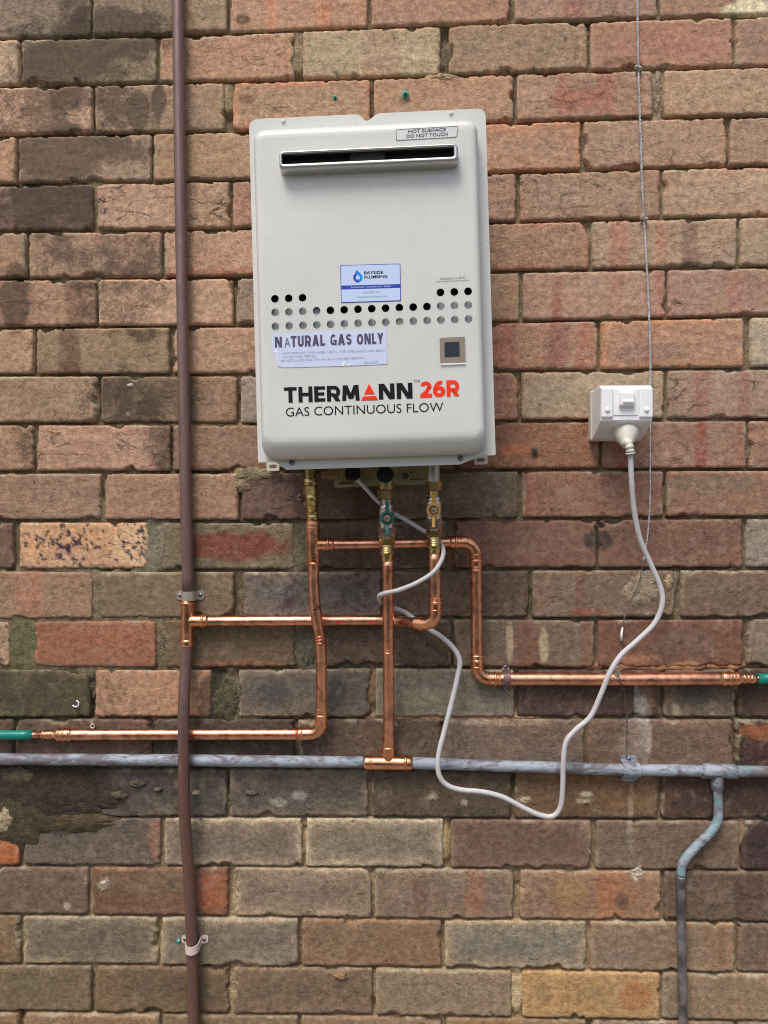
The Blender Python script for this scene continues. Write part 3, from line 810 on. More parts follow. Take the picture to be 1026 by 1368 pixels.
dab(20, 1096, 52, 34, .0032, (78, 73, 60), 4, 0.5, None, .25)
dab(105, 1098, 50, 15, .0040, (86, 78, 60), 6, 0.5, None, .2)
dab(8, 1096, 14, 18, .0060, (160, 152, 124), 7, .9, None, 0)
dab(26, 1036, 30, 13, .0046, (100, 98, 80), 9, 0.5, None, .1)
dab(158, 1062, 15, 6, .0050, (96, 92, 80), 21, 1.3, None, .1)
dab(184, 1046, 12, 6, .006, (98, 93, 80), 12, 1.3, None, .05)
dab(212, 1054, 7, 3, .005, (104, 99, 88), 13)
dab(857, 789, 25, 24, .0035, (158, 148, 128), 14, .25, 'pale round mortar repair on a brick', 0)
dab(893, 778, 7, 12, .003, (156, 144, 116), 15, .8, None, 0)
dab(345, 634, 30, 11, .004, (132, 124, 102), 16, .25, None, .1)
dab(325, 650, 14, 9, .0035, (128, 120, 98), 17, .25, None, .1)
dab(138, 1183, 6, 10, .003, (168, 160, 146), 18, 1, None, 0)
dab(851, 1165, 8, 8, .003, (196, 190, 178), 19, 1.2, None, 0)
dab(455, 1303, 10, 6, .005, (150, 124, 98), 20, .8, None, 0)
dab(337, 1059, 10, 4, .003, (104, 100, 90), 22, 1.2, None, 0)
dab(173, 515, 5, 3, .002, (212, 208, 200), 24, 1, None, 0)
dab(781, 1071, 7, 3, .003, (190, 176, 150), 26, 1.2, None, 0)
dab(576, 1066, 5, 3, .003, (186, 176, 150), 27, 1.2, None, 0)
dab(262, 1059, 6, 4, .003, (190, 184, 160), 28, 1.2, None, 0)
dab(594, 103, 18, 6, .002, (164, 150, 120), 30, .8, None, 0)
dab(878, 122, 7, 26, .002, (150, 140, 120), 31, .8, None, 0)
dab(300, 938, 18, 26, .0022, (90, 90, 72), 32, .8, None, .2)
dab(410, 858, 13, 28, .0022, (100, 101, 88), 33, .8, None, 0)

# ------------------------------------------------------------------ water heater
DF = .150          # flange plane
DC = .186          # face of the front cover
def _hx():
    TL, TR, BL, BR_ = pt(333.5, 160.5, DF), pt(650, 145.5, DF), pt(344.5, 618, DF), pt(660.5, 608.5, DF)
    ex = ((TR - TL).normalized() + (BR_ - BL).normalized()).normalized()
    ez = Vector((-ex.z, 0, ex.x))
    w = ((TR - TL).length + (BR_ - BL).length) / 2
    h = ((TL - BL).dot(ez) + (TR - BR_).dot(ez)) / 2
    ctr = (TL + TR + BL + BR_) / 4
    O = ctr - ez * (h / 2)
    return Vector((O.x, 0, O.z)), ex, ez, w, h
HO, HEX, HEZ, HW, HH = _hx()
def L(x, z, d): return HO + HEX * x + HEZ * z + Vector((0, -d, 0))
def H(px_, py_, d=DC):
    p = pt(px_, py_, d) - HO
    return p.dot(HEX), p.dot(HEZ)
print('heater size', HW, HH)
HL, HR, HB, HT = -HW / 2, HW / 2, 0.0, HH
heater = empty('gas_water_heater', HO, 'cream wall-mounted gas water heater with silver exhaust slot and rows of round vent holes', 'water heater')

from mathutils.geometry import delaunay_2d_cdt
def plate(name, outline, d0, d1, mat, parent, holes=(), smooth=False, bevel=0.0):
    """flat sheet with thickness, outline and holes in heater coordinates"""
    polys = [list(outline)] + [list(h_) for h_ in holes]
    P2 = []; E2_ = []; rings = []
    for poly in polys:
        n0 = len(P2); k_ = len(poly); P2 += [Vector((q[0] * 100, q[1] * 100)) for q in poly]
        E2_ += [(n0 + i, n0 + (i + 1) % k_) for i in range(k_)]; rings.append((n0, k_))
    vo, eo, fo_, ov, oe, of = delaunay_2d_cdt(P2, E2_, [], 0, 1e-7)
    def inside(pt_, poly):
        x, y = pt_; c_ = False; j = len(poly) - 1
        for i in range(len(poly)):
            xi, yi = poly[i]; xj, yj = poly[j]
            if (yi > y) != (yj > y) and x < (xj - xi) * (y - yi) / (yj - yi) + xi: c_ = not c_
            j = i
        return c_
    bb = [(min(q[0] for q in h_), max(q[0] for q in h_), min(q[1] for q in h_), max(q[1] for q in h_)) for h_ in polys[1:]]
    tri = []
    for f in fo_:
        c_ = sum((vo[i] for i in f), Vector((0, 0))) / len(f) / 100
        if not inside(c_, polys[0]): continue
        if any(b_[0] < c_.x < b_[1] and b_[2] < c_.y < b_[3] and inside(c_, h_) for h_, b_ in zip(polys[1:], bb)): continue
        a3 = [vo[i] for i in f]
        ar = sum(a3[i].x * a3[(i + 1) % len(f)].y - a3[(i + 1) % len(f)].x * a3[i].y for i in range(len(f)))
        tri.append(tuple(f) if ar > 0 else tuple(reversed(f)))
    n_ = len(vo)
    V = [L(v.x / 100, v.y / 100, d1) for v in vo] + [L(v.x / 100, v.y / 100, d0) for v in vo]
    cnt = {}
    for f in tri:
        for i in range(len(f)):
            cnt[(f[i], f[(i + 1) % len(f)])] = 1
    Fs = list(tri) + [tuple(n_ + i for i in reversed(f)) for f in tri]
    for (a_, b_) in cnt:
        if (b_, a_) not in cnt: Fs.append((b_, a_, n_ + a_, n_ + b_))
    return obj(name, V, Fs, mat, parent, smooth)

def circle(cx, cz, r, n=28, sx=1.0): return [(cx + r * sx * math.cos(2 * math.pi * k / n), cz + r * math.sin(2 * math.pi * k / n)) for k in range(n)]
def rrect(x0, z0, x1, z1, r, n=8):
    out = []
    rs = r if hasattr(r, '__len__') else (r, r, r, r)   # bl br tr tl
    for (cx, cz, a0, rr) in ((x0 + rs[0], z0 + rs[0], 180, rs[0]), (x1 - rs[1], z0 + rs[1], 270, rs[1]), (x1 - rs[2], z1 - rs[2], 0, rs[2]), (x0 + rs[3], z1 - rs[3], 90, rs[3])):
        for k in range(n + 1):
            a = math.radians(a0 + 90 * k / n)
            out.append((cx + rr * math.cos(a), cz + rr * math.sin(a)))
    return out
def lbox(name, x0, x1, z0, z1, d0, d1, mat, parent, bev=.0015):
    V = [L(x, z, d) for x in (x0, x1) for z in (z0, z1) for d in (d0, d1)]
    Fs = [(0, 1, 3, 2), (4, 6, 7, 5), (0, 4, 5, 1), (2, 3, 7, 6), (0, 2, 6, 4), (1, 5, 7, 3)]
    o = obj(name, V, Fs, mat, parent, False)
    if bev:
        b = o.modifiers.new('b', 'BEVEL'); b.width = bev; b.segments = 3
    return o

# casing behind the flange
lbox('casing', HL + .007, HR - .007, HB + .016, HT - .012, .022, DF - .0005, M['enamel_side'], heater, .004)
# flange with the notch in its top edge and the sloping shoulders of the bottom apron
nx0, nz0 = H(477, 153, DF); nx1, _ = H(506, 152, DF); nmx, nmz = H(490, 161.5, DF)
ax0, az0 = H(368, 618, DF); ax1, az1 = H(383, 627, DF); ax2, az2 = H(614, 621.5, DF); ax3, az3 = H(644, 609.5, DF)
az = (az1 + az2) / 2
fo = [(HL, HB), (HL + .0, HB + .002)]
fo = [(HL + .0015, HB), (HL, HB + .0015)]
for k in range(9):
    a = math.radians(180 - 90 * k / 8); fo.append((HL + .013 + .013 * math.cos(a), HT - .013 + .013 * math.sin(a)))
fo += [(nx0 - .002, HT), (nx0 + .004, HT - .0018), (nmx - .004, HT - .0088), (nmx, HT - .0105), (nmx + .004, HT - .0088), (nx1 - .004, HT - .0018), (nx1 + .002, HT)]
for k in range(9):
    a = math.radians(90 - 90 * k / 8); fo.append((HR - .013 + .013 * math.cos(a), HT - .013 + .013 * math.sin(a)))
fo += [(HR, HB + .0015), (HR - .0015, HB), (ax3, HB), (ax2, az), (ax1, az), (ax0, HB)]
fl = plate('flange', fo, DF, DF + .0022, M['enamel'], heater)
b = fl.modifiers.new('b', 'BEVEL'); b.width = .0007; b.segments = 2; b.limit_method = 'ANGLE'

# front cover: pressed pan with a soft rolled edge
cx0, _ = H(342.5, 380, DC - .008); cx1, _ = H(645.0, 380, DC - .008)
_, cz1a = H(400, 166.8, DC - .004); _, cz1b = H(600, 157.0, DC - .004)
_, cz0a = H(400, 615, DF + .004); _, cz0b = H(600, 606.5, DF + .004)
cz1, cz0 = (cz1a + cz1b) / 2, (cz0a + cz0b) / 2
prof = [(0, DF + .0022), (0, DF + .016), (.0012, DF + .022), (.0038, DF + .0275), (.008, DF + .0322), (.013, DF + .035), (.019, DC - .0002), (.024, DC)]
V = []; Fs = []
nseg = None
for ins, dd_ in prof:
    bi = ins * .9 + (.0085 * min(1, ins / .008) if ins > 0 else 0)
    r = max(.0175 - ins * .45, .005)
    ol = rrect(cx0 + ins * .55, cz0 + bi, cx1 - ins * .52, cz1 - ins * .8, (r + .004, r + .004, r, r), 8)
    nseg = len(ol)
    V += [L(x, z, dd_) for x, z in ol]
for i in range(len(prof) - 1):
    for k in range(nseg):
        k2 = (k + 1) % nseg
        Fs.append((i * nseg + k, i * nseg + k2, (i + 1) * nseg + k2, (i + 1) * nseg + k))
cover_edge = (V, Fs, ol)
HR_ = (pt(505.3, 400, DC) - pt(500, 400, DC)).length      # vent hole radius
holes = []; hpos = []
for row in range(3):
    for i in range(15):
        if row == 0 and 3 <= i <= 11: continue
        x = 367.3 + 18.43 * i + .35 * row
        y = (399.3, 417.5, 436.2)[row] - (.0385) * (x - 367)
        hx, hz = H(x, y); hpos.append((hx, hz, row, i))
        holes.append(circle(hx, hz, HR_))
cu_face = plate('front_cover', ol, DC - .0009, DC, M['enamel'], heater, holes)
# join face and rolled rim into one cover
me = cu_face.data
base = root_loc(cu_face)
V0 = [v.co.copy() for v in me.vertices]; F0 = [tuple(p.vertices) for p in me.polygons]
n0 = len(V0)
newV = V0 + [v - base for v in V]
newF = F0 + [tuple(i + n0 for i in f) for f in Fs]
me2 = bpy.data.meshes.new('front_cover'); me2.from_pydata([tuple(v) for v in newV], [], newF)
me2.polygons.foreach_set('use_smooth', [False] * len(F0) + [True] * len(Fs)); me2.materials.append(M['enamel']); me2.update()
cu_face.data = me2
# bright bare rims of the punched holes
mb = MB()
for hx, hz, row, i in hpos:
    a_, b_ = circle(hx, hz, HR_ * 1.10, 24), circle(hx, hz, HR_ * .99, 24)
    vv = [L(x, z, DC + .00025) for x, z in a_] + [L(x, z, DC + .0001) for x, z in b_]
    mb.add(vv, [(k, (k + 1) % 24, 24 + (k + 1) % 24, 24 + k) for k in range(24)])
mb.build('hole_rims', mat_plain('bright_hole_rim', (.74, .73, .68), .3), cu_face)
# what is seen through the holes
h0 = H(355, 405.5, DC - .014); 
def bz(x, y): return H(x, y, DC - .0072)
bp = [bz(352, 450), bz(642, 438), bz(642, 399), bz(578, 401.5), bz(577, 420), bz(548, 421), bz(546, 415), bz(524, 415), bz(522, 421.5), bz(432, 425), bz(431, 412), bz(352, 409)]
plate('baffle_plate', bp, DC - .0085, DC - .0072, M['baffle'], heater)
lbox('inner_panel', cx0 + .006, cx1 - .006, cz0 + .02, cz1 - .01, DF + .003, DF + .0045, M['black'], heater, 0)
sx_, sz_ = H(518, 434, DC - .009)
plate('inner_strap', [(sx_, sz_ - .008), (sx_ + .035, sz_ - .008), (sx_ + .03, sz_ + .012), (sx_ + .012, sz_ + .0125)], DC - .006, DC - .0052, M['plastic_old'], heater)

# exhaust outlet: silver frame with a deep slot, its lower lip sloping back
def fr(name, pts_px, d):  # helper to find bounds
    return [H(x, y, d) for x, y in pts_px]
DX = DC + .019
gx0, _ = H(372.5, 215, DX); gx1, _ = H(612.5, 205, DX)
_, gt0 = H(385, 200.5, DX); _, gt1 = H(600, 190.5, DX); gz1 = (gt0 + gt1) / 2
_, gb0 = H(385, 225.0, DX); _, gb1 = H(600, 214.5, DX); gz0 = (gb0 + gb1) / 2
_, gw0 = H(385, 235.5, DC); _, gw1 = H(600, 226, DC); gzw = (gw0 + gw1) / 2
ix0, _ = H(376.5, 212, DX); ix1, _ = H(606.5, 202, DX)
_, it0 = H(385, 204.8, DX); _, it1 = H(600, 194.8, DX); iz1 = (it0 + it1) / 2
_, ib0 = H(385, 218.6, DX); _, ib1 = H(600, 208.6, DX); iz0 = (ib0 + ib1) / 2
loops = [
    (rrect(gx0 - .001, gzw, gx1 + .001, gz1 + .0015, .009), DC + .0002),
    (rrect(gx0 - .0005, gzw + .0015, gx1 + .0005, gz1 + .001, .009), DC + .006),
    (rrect(gx0, gz0 - .001, gx1, gz1, .007), DX - .0035),
    (rrect(gx0 + .0012, gz0 + .0005, gx1 - .0012, gz1 - .0008, .0065), DX - .001),
    (rrect(gx0 + .0028, gz0 + .0028, gx1 - .0028, gz1 - .0025, .005), DX),
    (rrect(ix0 - .0006, iz0 - .0008, ix1 + .0006, iz1 + .0006, .003), DX - .0003),
    (rrect(ix0, iz0, ix1, iz1, .0025), DX - .002),
    (rrect(ix0, iz0, ix1, iz1, .0025), DX - .006)]
V = []; Fs = []
for ol_, dd_ in loops: V += [L(x, z, dd_) for x, z in ol_]
m_ = len(loops[0][0])
for i in range(len(loops) - 1):
    for k in range(m_):
        k2 = (k + 1) % m_
        Fs.append((i * m_ + k, i * m_ + k2, (i + 1) * m_ + k2, (i + 1) * m_ + k))
grille = obj('exhaust_outlet', V, Fs, M['silver'], heater, True)
V = []; Fs = []
for dd_ in (DX - .0059, DC + .001):
    V += [L(x, z, dd_) for x, z in rrect(ix0, iz0, ix1, iz1, .0025)]
Fs = [(k, (k + 1) % m_, m_ + (k + 1) % m_, m_ + k) for k in range(m_)] + [tuple(m_ + k for k in range(m_))]
obj('exhaust_duct', V, Fs, M['black'], grille, False)
ck0, _ = H(468, 210, DX - .008); ck1, _ = H(514, 210, DX - .008)
lbox('duct_divider', ck0, ck1, iz0 + .0003, iz1 - .0003, DC + .002, DX - .0065, M['charcoal'], grille, 0)
for x, y in ((402.5, 221.2), (579.5, 213.5)):
    hx, hz = H(x, y, DX - .004)
    lathe('screw', L(hx, hz, DX - .008), L(hx, hz, DX - .0005), [(0, .002), (.8, .002), (1, .0012)], M['screw'], grille, 12)

# screws of the flange
for x, y, d in ((379, 163.5, DF), (602.5, 152.8, DF)):
    hx, hz = H(x, y, d)
    lathe('screw', L(hx, hz, d), L(hx, hz, d + .005), [(0, .0038), (.3, .0038), (.7, .003), (1, .0015)], M['plastic_old'], heater, 16)
for x, y, d in ((390.3, 618, DF), (615, 612.6, DF)):
    hx, hz = H(x, y, d)
    sc = lathe('screw', L(hx, hz, d), L(hx, hz, d + .0065), [(0, .0046), (.25, .0046), (.6, .0038), (.9, .002), (1, .001)], M['screw'], heater, 18)
    lbox('slot', hx - .0026, hx + .0026, hz - .0004, hz + .0004, d + .0055, d + .0068, M['black'], sc, 0)
    lbox('slot', hx - .0004, hx + .0004, hz - .0026, hz + .0026, d + .0055, d + .0069, M['black'], sc, 0)

# wall bracket ears below the casing
for (xa, ya, xb, yb) in ((355.5, 616, 372, 629), (634, 608, 651.5, 620.5)):
    x0, z0 = H(xa, yb, .02); x1, z1 = H(xb, ya - 6, .02)
    sl = rrect(x0 + .004, z0 + .0045, x1 - .004, z0 + .0105, .0028, 4)
    plate('bracket_ear', rrect(x0, z0, x1, z1, .0018, 3), .012, .0145, M['enamel_side'], heater, [sl])
# underside: mounting plate, entries
ux0, uz0 = H(447, 651.5, .06); ux1, uz1 = H(572, 630, .06)
sl1 = rrect(*H(453, 647.5, .06), *H(472, 643, .06), .0018, 3); sl2 = rrect(*H(547, 642, .06), *H(572, 638.5, .06), .0015, 3)
hc = circle(*H(541, 636, .06), .006); hc2 = circle(*H(549, 631, .06), .002, 12)
plate('connection_plate', [(ux0, uz0), (ux1, uz0 + .0015), (ux1 + .004, uz1 + .03), (ux0 - .002, uz1 + .03)], .058, .06, mat_plain('reflection_yellow_plate', (.30, .28, .15), .45, .2, .1), heater, [sl1, sl2, hc, hc2])  # yellow cast of reflected light is mixed into this plate's colour
lathe('cable_gland', L(*H(471, 626, .075), .075), L(*H(471, 642, .075), .075), [(0, .012), (.75, .0115), (.9, .010), (1, .006)], M['black_plastic'], heater, 24)
lbox('casing_base_plate', HL + .012, HR - .012, HB + .012, HB + .0155, .03, DF - .004, M['enamel_side'], heater, .001)  # sheet under the casing, in the casing's own enamel
x0, z0 = H(440, 640, .09)
lathe('drain_plug', L(*H(430, 634, .085), .085), L(*H(452, 633.5, .085), .085), [(0, .006), (.4, .006), (.41, .0085), (.7, .0085), (.71, .0105), (1, .0105)], M['brass_dark'], heater, 6, False)

# ---- print and labels
def text_geo(s, bold=0.0):
    cu = bpy.data.curves.new('t', 'FONT'); cu.body = s; cu.size = 1; cu.offset = bold; cu.resolution_u = 5
    tmp = bpy.data.objects.new('t', cu); COL.objects.link(tmp)
    dg = bpy.context.evaluated_depsgraph_get()
    me = bpy.data.meshes.new_from_object(tmp.evaluated_get(dg))
    V = [(v.co.x, v.co.y) for v in me.vertices]; Fs = [tuple(p.vertices) for p in me.polygons]
    bpy.data.objects.remove(tmp); bpy.data.curves.remove(cu); bpy.data.meshes.remove(me)
    return V, Fs
def text(name, s, px0, pyb0, px1, pyb1, cap_px, mat, parent, d=DC + .0004, bold=0.0, shear=0.0):
    """string set on the plane d: from pixel (px0,pyb0) to (px1,pyb1) on its base line, capitals cap_px high"""
    V, Fs = text_geo(s, bold)
    xs = [v[0] for v in V]; a, b_ = min(xs), max(xs)
    Vc, _ = text_geo('H', bold); ct = max(v[1] for v in Vc); cb = min(v[1] for v in Vc)
    x0, z0 = H(px0, pyb0, d); x1, z1 = H(px1, pyb1, d); _, zc = H(px0, pyb0 - cap_px, d)
    cap = zc - z0
    pts_ = []
    for x, y in V:
        f = (x - a) / (b_ - a); g_ = (y - cb) / (ct - cb)
        pts_.append(L(x0 + (x1 - x0) * f, z0 + (z1 - z0) * f + cap * g_, d))
    o = obj(name, pts_, Fs, mat, parent, False)
    return o
def band(pts_, th):
    """flat stroke of thickness th along a polyline, square ends"""
    n_ = len(pts_); Lf = []; Rt = []
    for i in range(n_):
        a = pts_[max(i - 1, 0)]; b_ = pts_[min(i + 1, n_ - 1)]
        dx, dy = b_[0] - a[0], b_[1] - a[1]; q = math.hypot(dx, dy); nx_, ny_ = -dy / q, dx / q
        Lf.append((pts_[i][0] + nx_ * th / 2, pts_[i][1] + ny_ * th / 2)); Rt.append((pts_[i][0] - nx_ * th / 2, pts_[i][1] - ny_ * th / 2))
    V = Lf + Rt
    return V, [(i, n_ + i, n_ + i + 1, i + 1) for i in range(n_ - 1)]
def arc(cx, cy, rx, ry, a0, a1, n=20):
    return [(cx + rx * math.cos(math.radians(a0 + (a1 - a0) * k / n)), cy + ry * math.sin(math.radians(a0 + (a1 - a0) * k / n))) for k in range(n + 1)]
def quad4(a, b_, c_, d_): return [a, b_, c_, d_], [(0, 1, 2, 3)]
def glyph(ch, t, w):
    """bold block capital, height 1, width w, stroke t -> list of (verts, faces)"""
    lo, hi = t / 2, 1 - t / 2
    V_ = lambda x, y0=0, y1=1: band([(x, y0), (x, y1)], t)
    Hh = lambda y, x0, x1, k=1: band([(x0, y), (x1, y)], t * k)
    dg = lambda x0, x1, k=1.12, y0=0, y1=1: quad4((x0, y0), (x0 + t * k, y0), (x1 + t * k, y1), (x1, y1))
    if ch == 'T': return [Hh(hi, 0, w, .92), V_(w / 2)]
    if ch == 'H': return [V_(lo), V_(w - lo), Hh(.5, t, w - t, .92)]
    if ch == 'E': return [V_(lo), Hh(hi, t, w, .9), Hh(.5, t, w * .92, .85), Hh(lo, t, w, .9)]
    if ch == 'L': return [V_(lo), Hh(lo, t, w, .92)]
    if ch == 'N': return [V_(lo), V_(w - lo), dg(w - t * 1.25, t * .1, 1.15)]
    if ch == 'M':
        return [dg(0, w * .05, 1.0), dg(w - t, w * .95 - t, 1.0), dg(w / 2 - t * .55, w * .07, 1.1, .12), dg(w / 2 - t * .55, w * .93 - t * 1.1, 1.1, .12)]
    if ch == 'R':
        rb = .285
        return [V_(lo), band([(t, hi), (w * .5, hi)] + arc(w - t / 2 - rb * .8, 1 - t / 2 - rb + .01, rb * .8, rb - .01, 90, -90, 14) + [(w * .5, .42), (t, .42)], t * .95),
                dg(w - t * 1.2, w * .36, 1.2, 0, .42)]
    if ch == 'A': return [dg(0, w / 2 - t * .56, 1.12), dg(w - t * 1.12, w / 2 - t * .56, 1.12), Hh(.27, w * .28, w * .72, .85)]
    if ch == 'U': return [band([(lo, 1), (lo, w / 2)] + arc(w / 2, w / 2, w / 2 - lo, w / 2 - lo, 180, 360, 16)[1:-1] + [(w - lo, w / 2), (w - lo, 1)], t)]
    if ch == 'O': return [band(arc(w / 2, .5, w / 2 - lo, .5 - lo, 0, 360, 32), t)]
    if ch == 'G': return [band(arc(w / 2, .5, w / 2 - lo, .5 - lo, 48, 300, 26) , t), band([(w * .52, .40), (w, .40)], t * .8), band([(w - lo, .40), (w - lo, .0)], t * .9), band([(w * .62, lo), (w - t, lo + .02)], t)]
    if ch == 'S':
        r_ = (.5 - lo) / 2
        return [band(arc(w / 2, .5 + r_, w / 2 - lo, r_, 20, 262, 20) + arc(w / 2, .5 - r_, w / 2 - lo, r_, 82, -160, 20), t * .92)]
    if ch == 'Y': return [V_(w / 2, 0, .45), quad4((w / 2 - t * .55, .36), (w / 2 + t * .55, .40), (t * 1.1, 1), (0, 1)), quad4((w / 2 - t * .55, .40), (w / 2 + t * .55, .36), (w, 1), (w - t * 1.1, 1))]
    if ch == '2':
        return [band(arc(w * .49, 1 - lo - .235, w / 2 - lo, .235, 158, -12, 16) + [(w * .84 - lo, .56), (w * .62, .40), (t * .75, lo + .06)], t), band([(0, lo), (w, lo)], t)]
    if ch == '6':
        return [band(arc(w / 2, .335, w / 2 - lo, .335 - lo, 0, 360, 28), t), band(arc(w * .63, .38, w * .63 - lo, .62 - lo, 76, 180, 16), t)]
WID = dict(T=.74, H=.82, E=.64, R=.78, M=1.02, N=.84, A=.86, U=.74, L=.58, G=.82, S=.68, O=.86, Y=.8)
WID['2'] = .72; WID['6'] = .76
def block_text(name, s, px0, pyb0, px1, pyb1, cap_px, mat, parent, d, t=.22, gap=.12, wk=1.0):
    parts_ = []; x = 0; k = 0
    for ch in s:
        w = WID[ch] * wk
        for V, Fs in glyph(ch, t, w):
            parts_.append(([(p[0] + x, p[1]) for p in V], Fs, k)); k += 1
        x += w + gap
    tot = x - gap
    x0, z0 = H(px0, pyb0, d); x1, z1 = H(px1, pyb1, d); _, zc = H(px0, pyb0 - cap_px, d); cap = zc - z0
    mb_ = MB()
    for V, Fs, k in parts_:
        mb_.add([L(x0 + (x1 - x0) * p[0] / tot, z0 + (z1 - z0) * p[0] / tot + cap * p[1], d + (k % 6) * .00004) for p in V], Fs)
    return mb_.build(name, mat, parent)
def poly_px(name, pts_, mat, parent, d, thick=.0002, holes=()):
    return plate(name, [H(x, y, d) for x, y in pts_], d - thick, d, mat, parent, [[H(x, y, d) for x, y in h_] for h_ in holes])

block_text('brand_lettering', 'THERM', 379.8, 538.2, 480.6, 535.0, 20.8, M['ink_black'], heater, DC + .0004, .235, .10)
block_text('brand_lettering', 'NN', 506.3, 533.8, 551.3, 532.2, 21.0, M['ink_black'], heater, DC + .0004, .235, .11)
poly_px('brand_triangle', [(482.3, 535.2), (505.2, 534.3), (502.2, 528.8), (485.0, 529.6)], M['ink_red'], heater, DC + .0005)
poly_px('brand_triangle', [(486.4, 527.0), (500.6, 526.4), (493.0, 512.6)], M['ink_red'], heater, DC + .0005)
text('trade_mark_lettering', 'TM', 552.3, 511.6, 560.6, 511.3, 4.2, M['ink_grey'], heater, bold=.0)
block_text('model_lettering', '26R', 561.5, 531.6, 613.8, 529.2, 21.8, M['ink_red'], heater, DC + .0004, .24, .07)
text('type_lettering', 'GAS CONTINUOUS FLOW', 382.0, 556.4, 592.5, 549.3, 11.6, M['ink_black'], heater, bold=-.004)
text('temperature_note', 'Compliant to 50°C', 587.5, 373.6, 621.5, 371.9, 2.7, M['ink_grey'], heater)
text('temperature_note', 'No tempering valve required', 583.5, 376.9, 626, 375.0, 1.9, M['ink_grey'], heater)
# warning box
wb = [(529.5, 187.6), (528.9, 175.0), (531.5, 172.6), (611.6, 168.2), (612.0, 171.5), (610.5, 181.0), (608.5, 183.4)]
wi = [(530.2, 187.0), (529.6, 175.3), (531.8, 173.2), (611.0, 168.9), (611.4, 171.6), (609.9, 180.7), (608.2, 182.8)]
warn = poly_px('warning_sticker', wb, mat_plain('clear_sticker', (.615, .625, .62), .3, 0, .01), heater, DC + .0004)
poly_px('printed_border', wb, M['ink_grey'], warn, DC + .0006, .0001, [wi])
text('warning_lettering', 'HOT SURFACE', 545.0, 177.9, 595.8, 175.1, 4.4, M['ink_purple'], warn, DC + .0007, bold=.018)
text('warning_lettering', 'DO NOT TOUCH', 543.2, 184.2, 598.2, 181.2, 4.4, M['ink_purple'], warn, DC + .0007, bold=.018)
# gas label with its torn corner
gl = [(362.5, 446), (430, 442.6), (516.3, 440.4), (516.9, 464), (517.3, 486.4), (470, 488.6), (410, 490.4), (377.5, 491), (370.6, 488.6), (369.2, 480.5), (366.8, 476.5), (365.0, 471.2), (363.6, 469.5)]
gas = poly_px('gas_label', gl, M['paper'], heater, DC + .0006)
for q in ([(365.2, 469.3), (369.8, 468.2), (371, 471.5), (367.6, 470.6)], [(366.9, 476.3), (369.8, 478.8), (371.6, 487.8), (369.4, 480.9)], [(456, 488.9), (459, 482.5), (461.5, 484), (458.8, 488.7)], [(463, 488.4), (465, 485.5), (470, 487.8)], [(441.5, 443), (442.2, 443), (440.6, 463), (440.0, 463)]):
    poly_px('label_fold', q, M['paper_white'], gas, DC + .0009)
block_text('gas_lettering', 'N', 367.3, 464.4, 376.8, 464.0, 14.4, M['ink_purple'], gas, DC + .0008, .225, .12, .85)
block_text('gas_lettering', 'TURAL', 388.6, 463.7, 434.2, 461.8, 14.8, M['ink_purple'], gas, DC + .0008, .225, .12, .85)
text('gas_lettering', 'A', 380.0, 464.0, 387.8, 463.7, 12.5, M['ink_purple'], gas, DC + .0008, bold=-.002)
block_text('gas_lettering', 'GAS', 441.0, 461.4, 470.0, 460.4, 14.6, M['ink_purple'], gas, DC + .0008, .225, .12, .85)
block_text('gas_lettering', 'ONLY', 476.8, 460.6, 512.4, 459.0, 14.4, M['ink_purple'], gas, DC + .0008, .225, .12, .85)
text('instruction_lettering', 'NOT REMOVE THIS LABEL UNTIL THE APPLIANCE HAS BEEN', 377.5, 473.6, 513.5, 469.8, 3.1, M['ink_faint'], gas, DC + .0008)
text('instruction_lettering', 'ALLED AND TESTED.', 378.5, 478.3, 423, 477.2, 3.0, M['ink_faint'], gas, DC + .0008)
text('instruction_lettering', 'BE INSTALLED ONLY BY AN AUTHORISED PERSON.', 375.5, 483.6, 487.5, 479.6, 3.0, M['ink_faint'], gas, DC + .0008)
text('instruction_lettering', 'EJ206Q47', 486.5, 485.8, 505.5, 485.2, 2.7, M['ink_faint'], gas, DC + .0008)
# plumber's sticker
st = [(455.2, 354.8), (534.4, 352.6), (535.2, 401.4), (456.2, 404.0)]
stk = poly_px('plumber_sticker', [(454.6, 355), (455.6, 354.3), (533.8, 352.1), (534.8, 353), (535.7, 401), (534.9, 402), (456.6, 404.6), (455.6, 403.6)], M['ink_blue'], heater, DC + .0005)
poly_px('sticker_face', [(455.8, 355.6), (456.3, 355.1), (533.4, 353), (533.9, 353.6), (534.4, 379.5), (455.9, 381.6)], M['sticker'], stk, DC + .0007)
poly_px('sticker_face', [(456.0, 387.0), (534.4, 384.6), (534.7, 400.5), (534.1, 401.1), (457.0, 403.6), (456.5, 403)], M['sticker'], stk, DC + .0007)
drop = []
for k in range(30):
    t = k / 29
    a = math.radians(-60 + 300 * t)
dr = [(476.3, 360.0)]
for k in range(21):
    a = math.radians(-42 + 264 * k / 20)
    dr.append((478.2 + 6.1 * math.cos(a), 370.6 + 6.3 * math.sin(a)))
hs = [(475.2, 369.6), (478.0, 366.8), (480.6, 369.4), (480.6, 373.0), (475.4, 373.2)]
poly_px('drop_emblem', dr, M['ink_sky'], stk, DC + .0009, .0001, [hs])
half = [(476.4, 364.5), (472.6, 367.6)] + [(478.2 + 6.3 * math.cos(math.radians(a)), 370.6 + 6.5 * math.sin(math.radians(a))) for a in (200, 180, 160, 140, 120, 100, 80)] + [(479.6, 374.6), (475.0, 374.8), (474.6, 369.4)]
poly_px('drop_emblem', half, M['ink_indigo'], stk, DC + .0011, .0001)
text('sticker_lettering', 'BAYSIDE', 486.4, 366.4, 511.8, 365.6, 3.9, M['ink_black'], stk, DC + .0009, bold=.02)
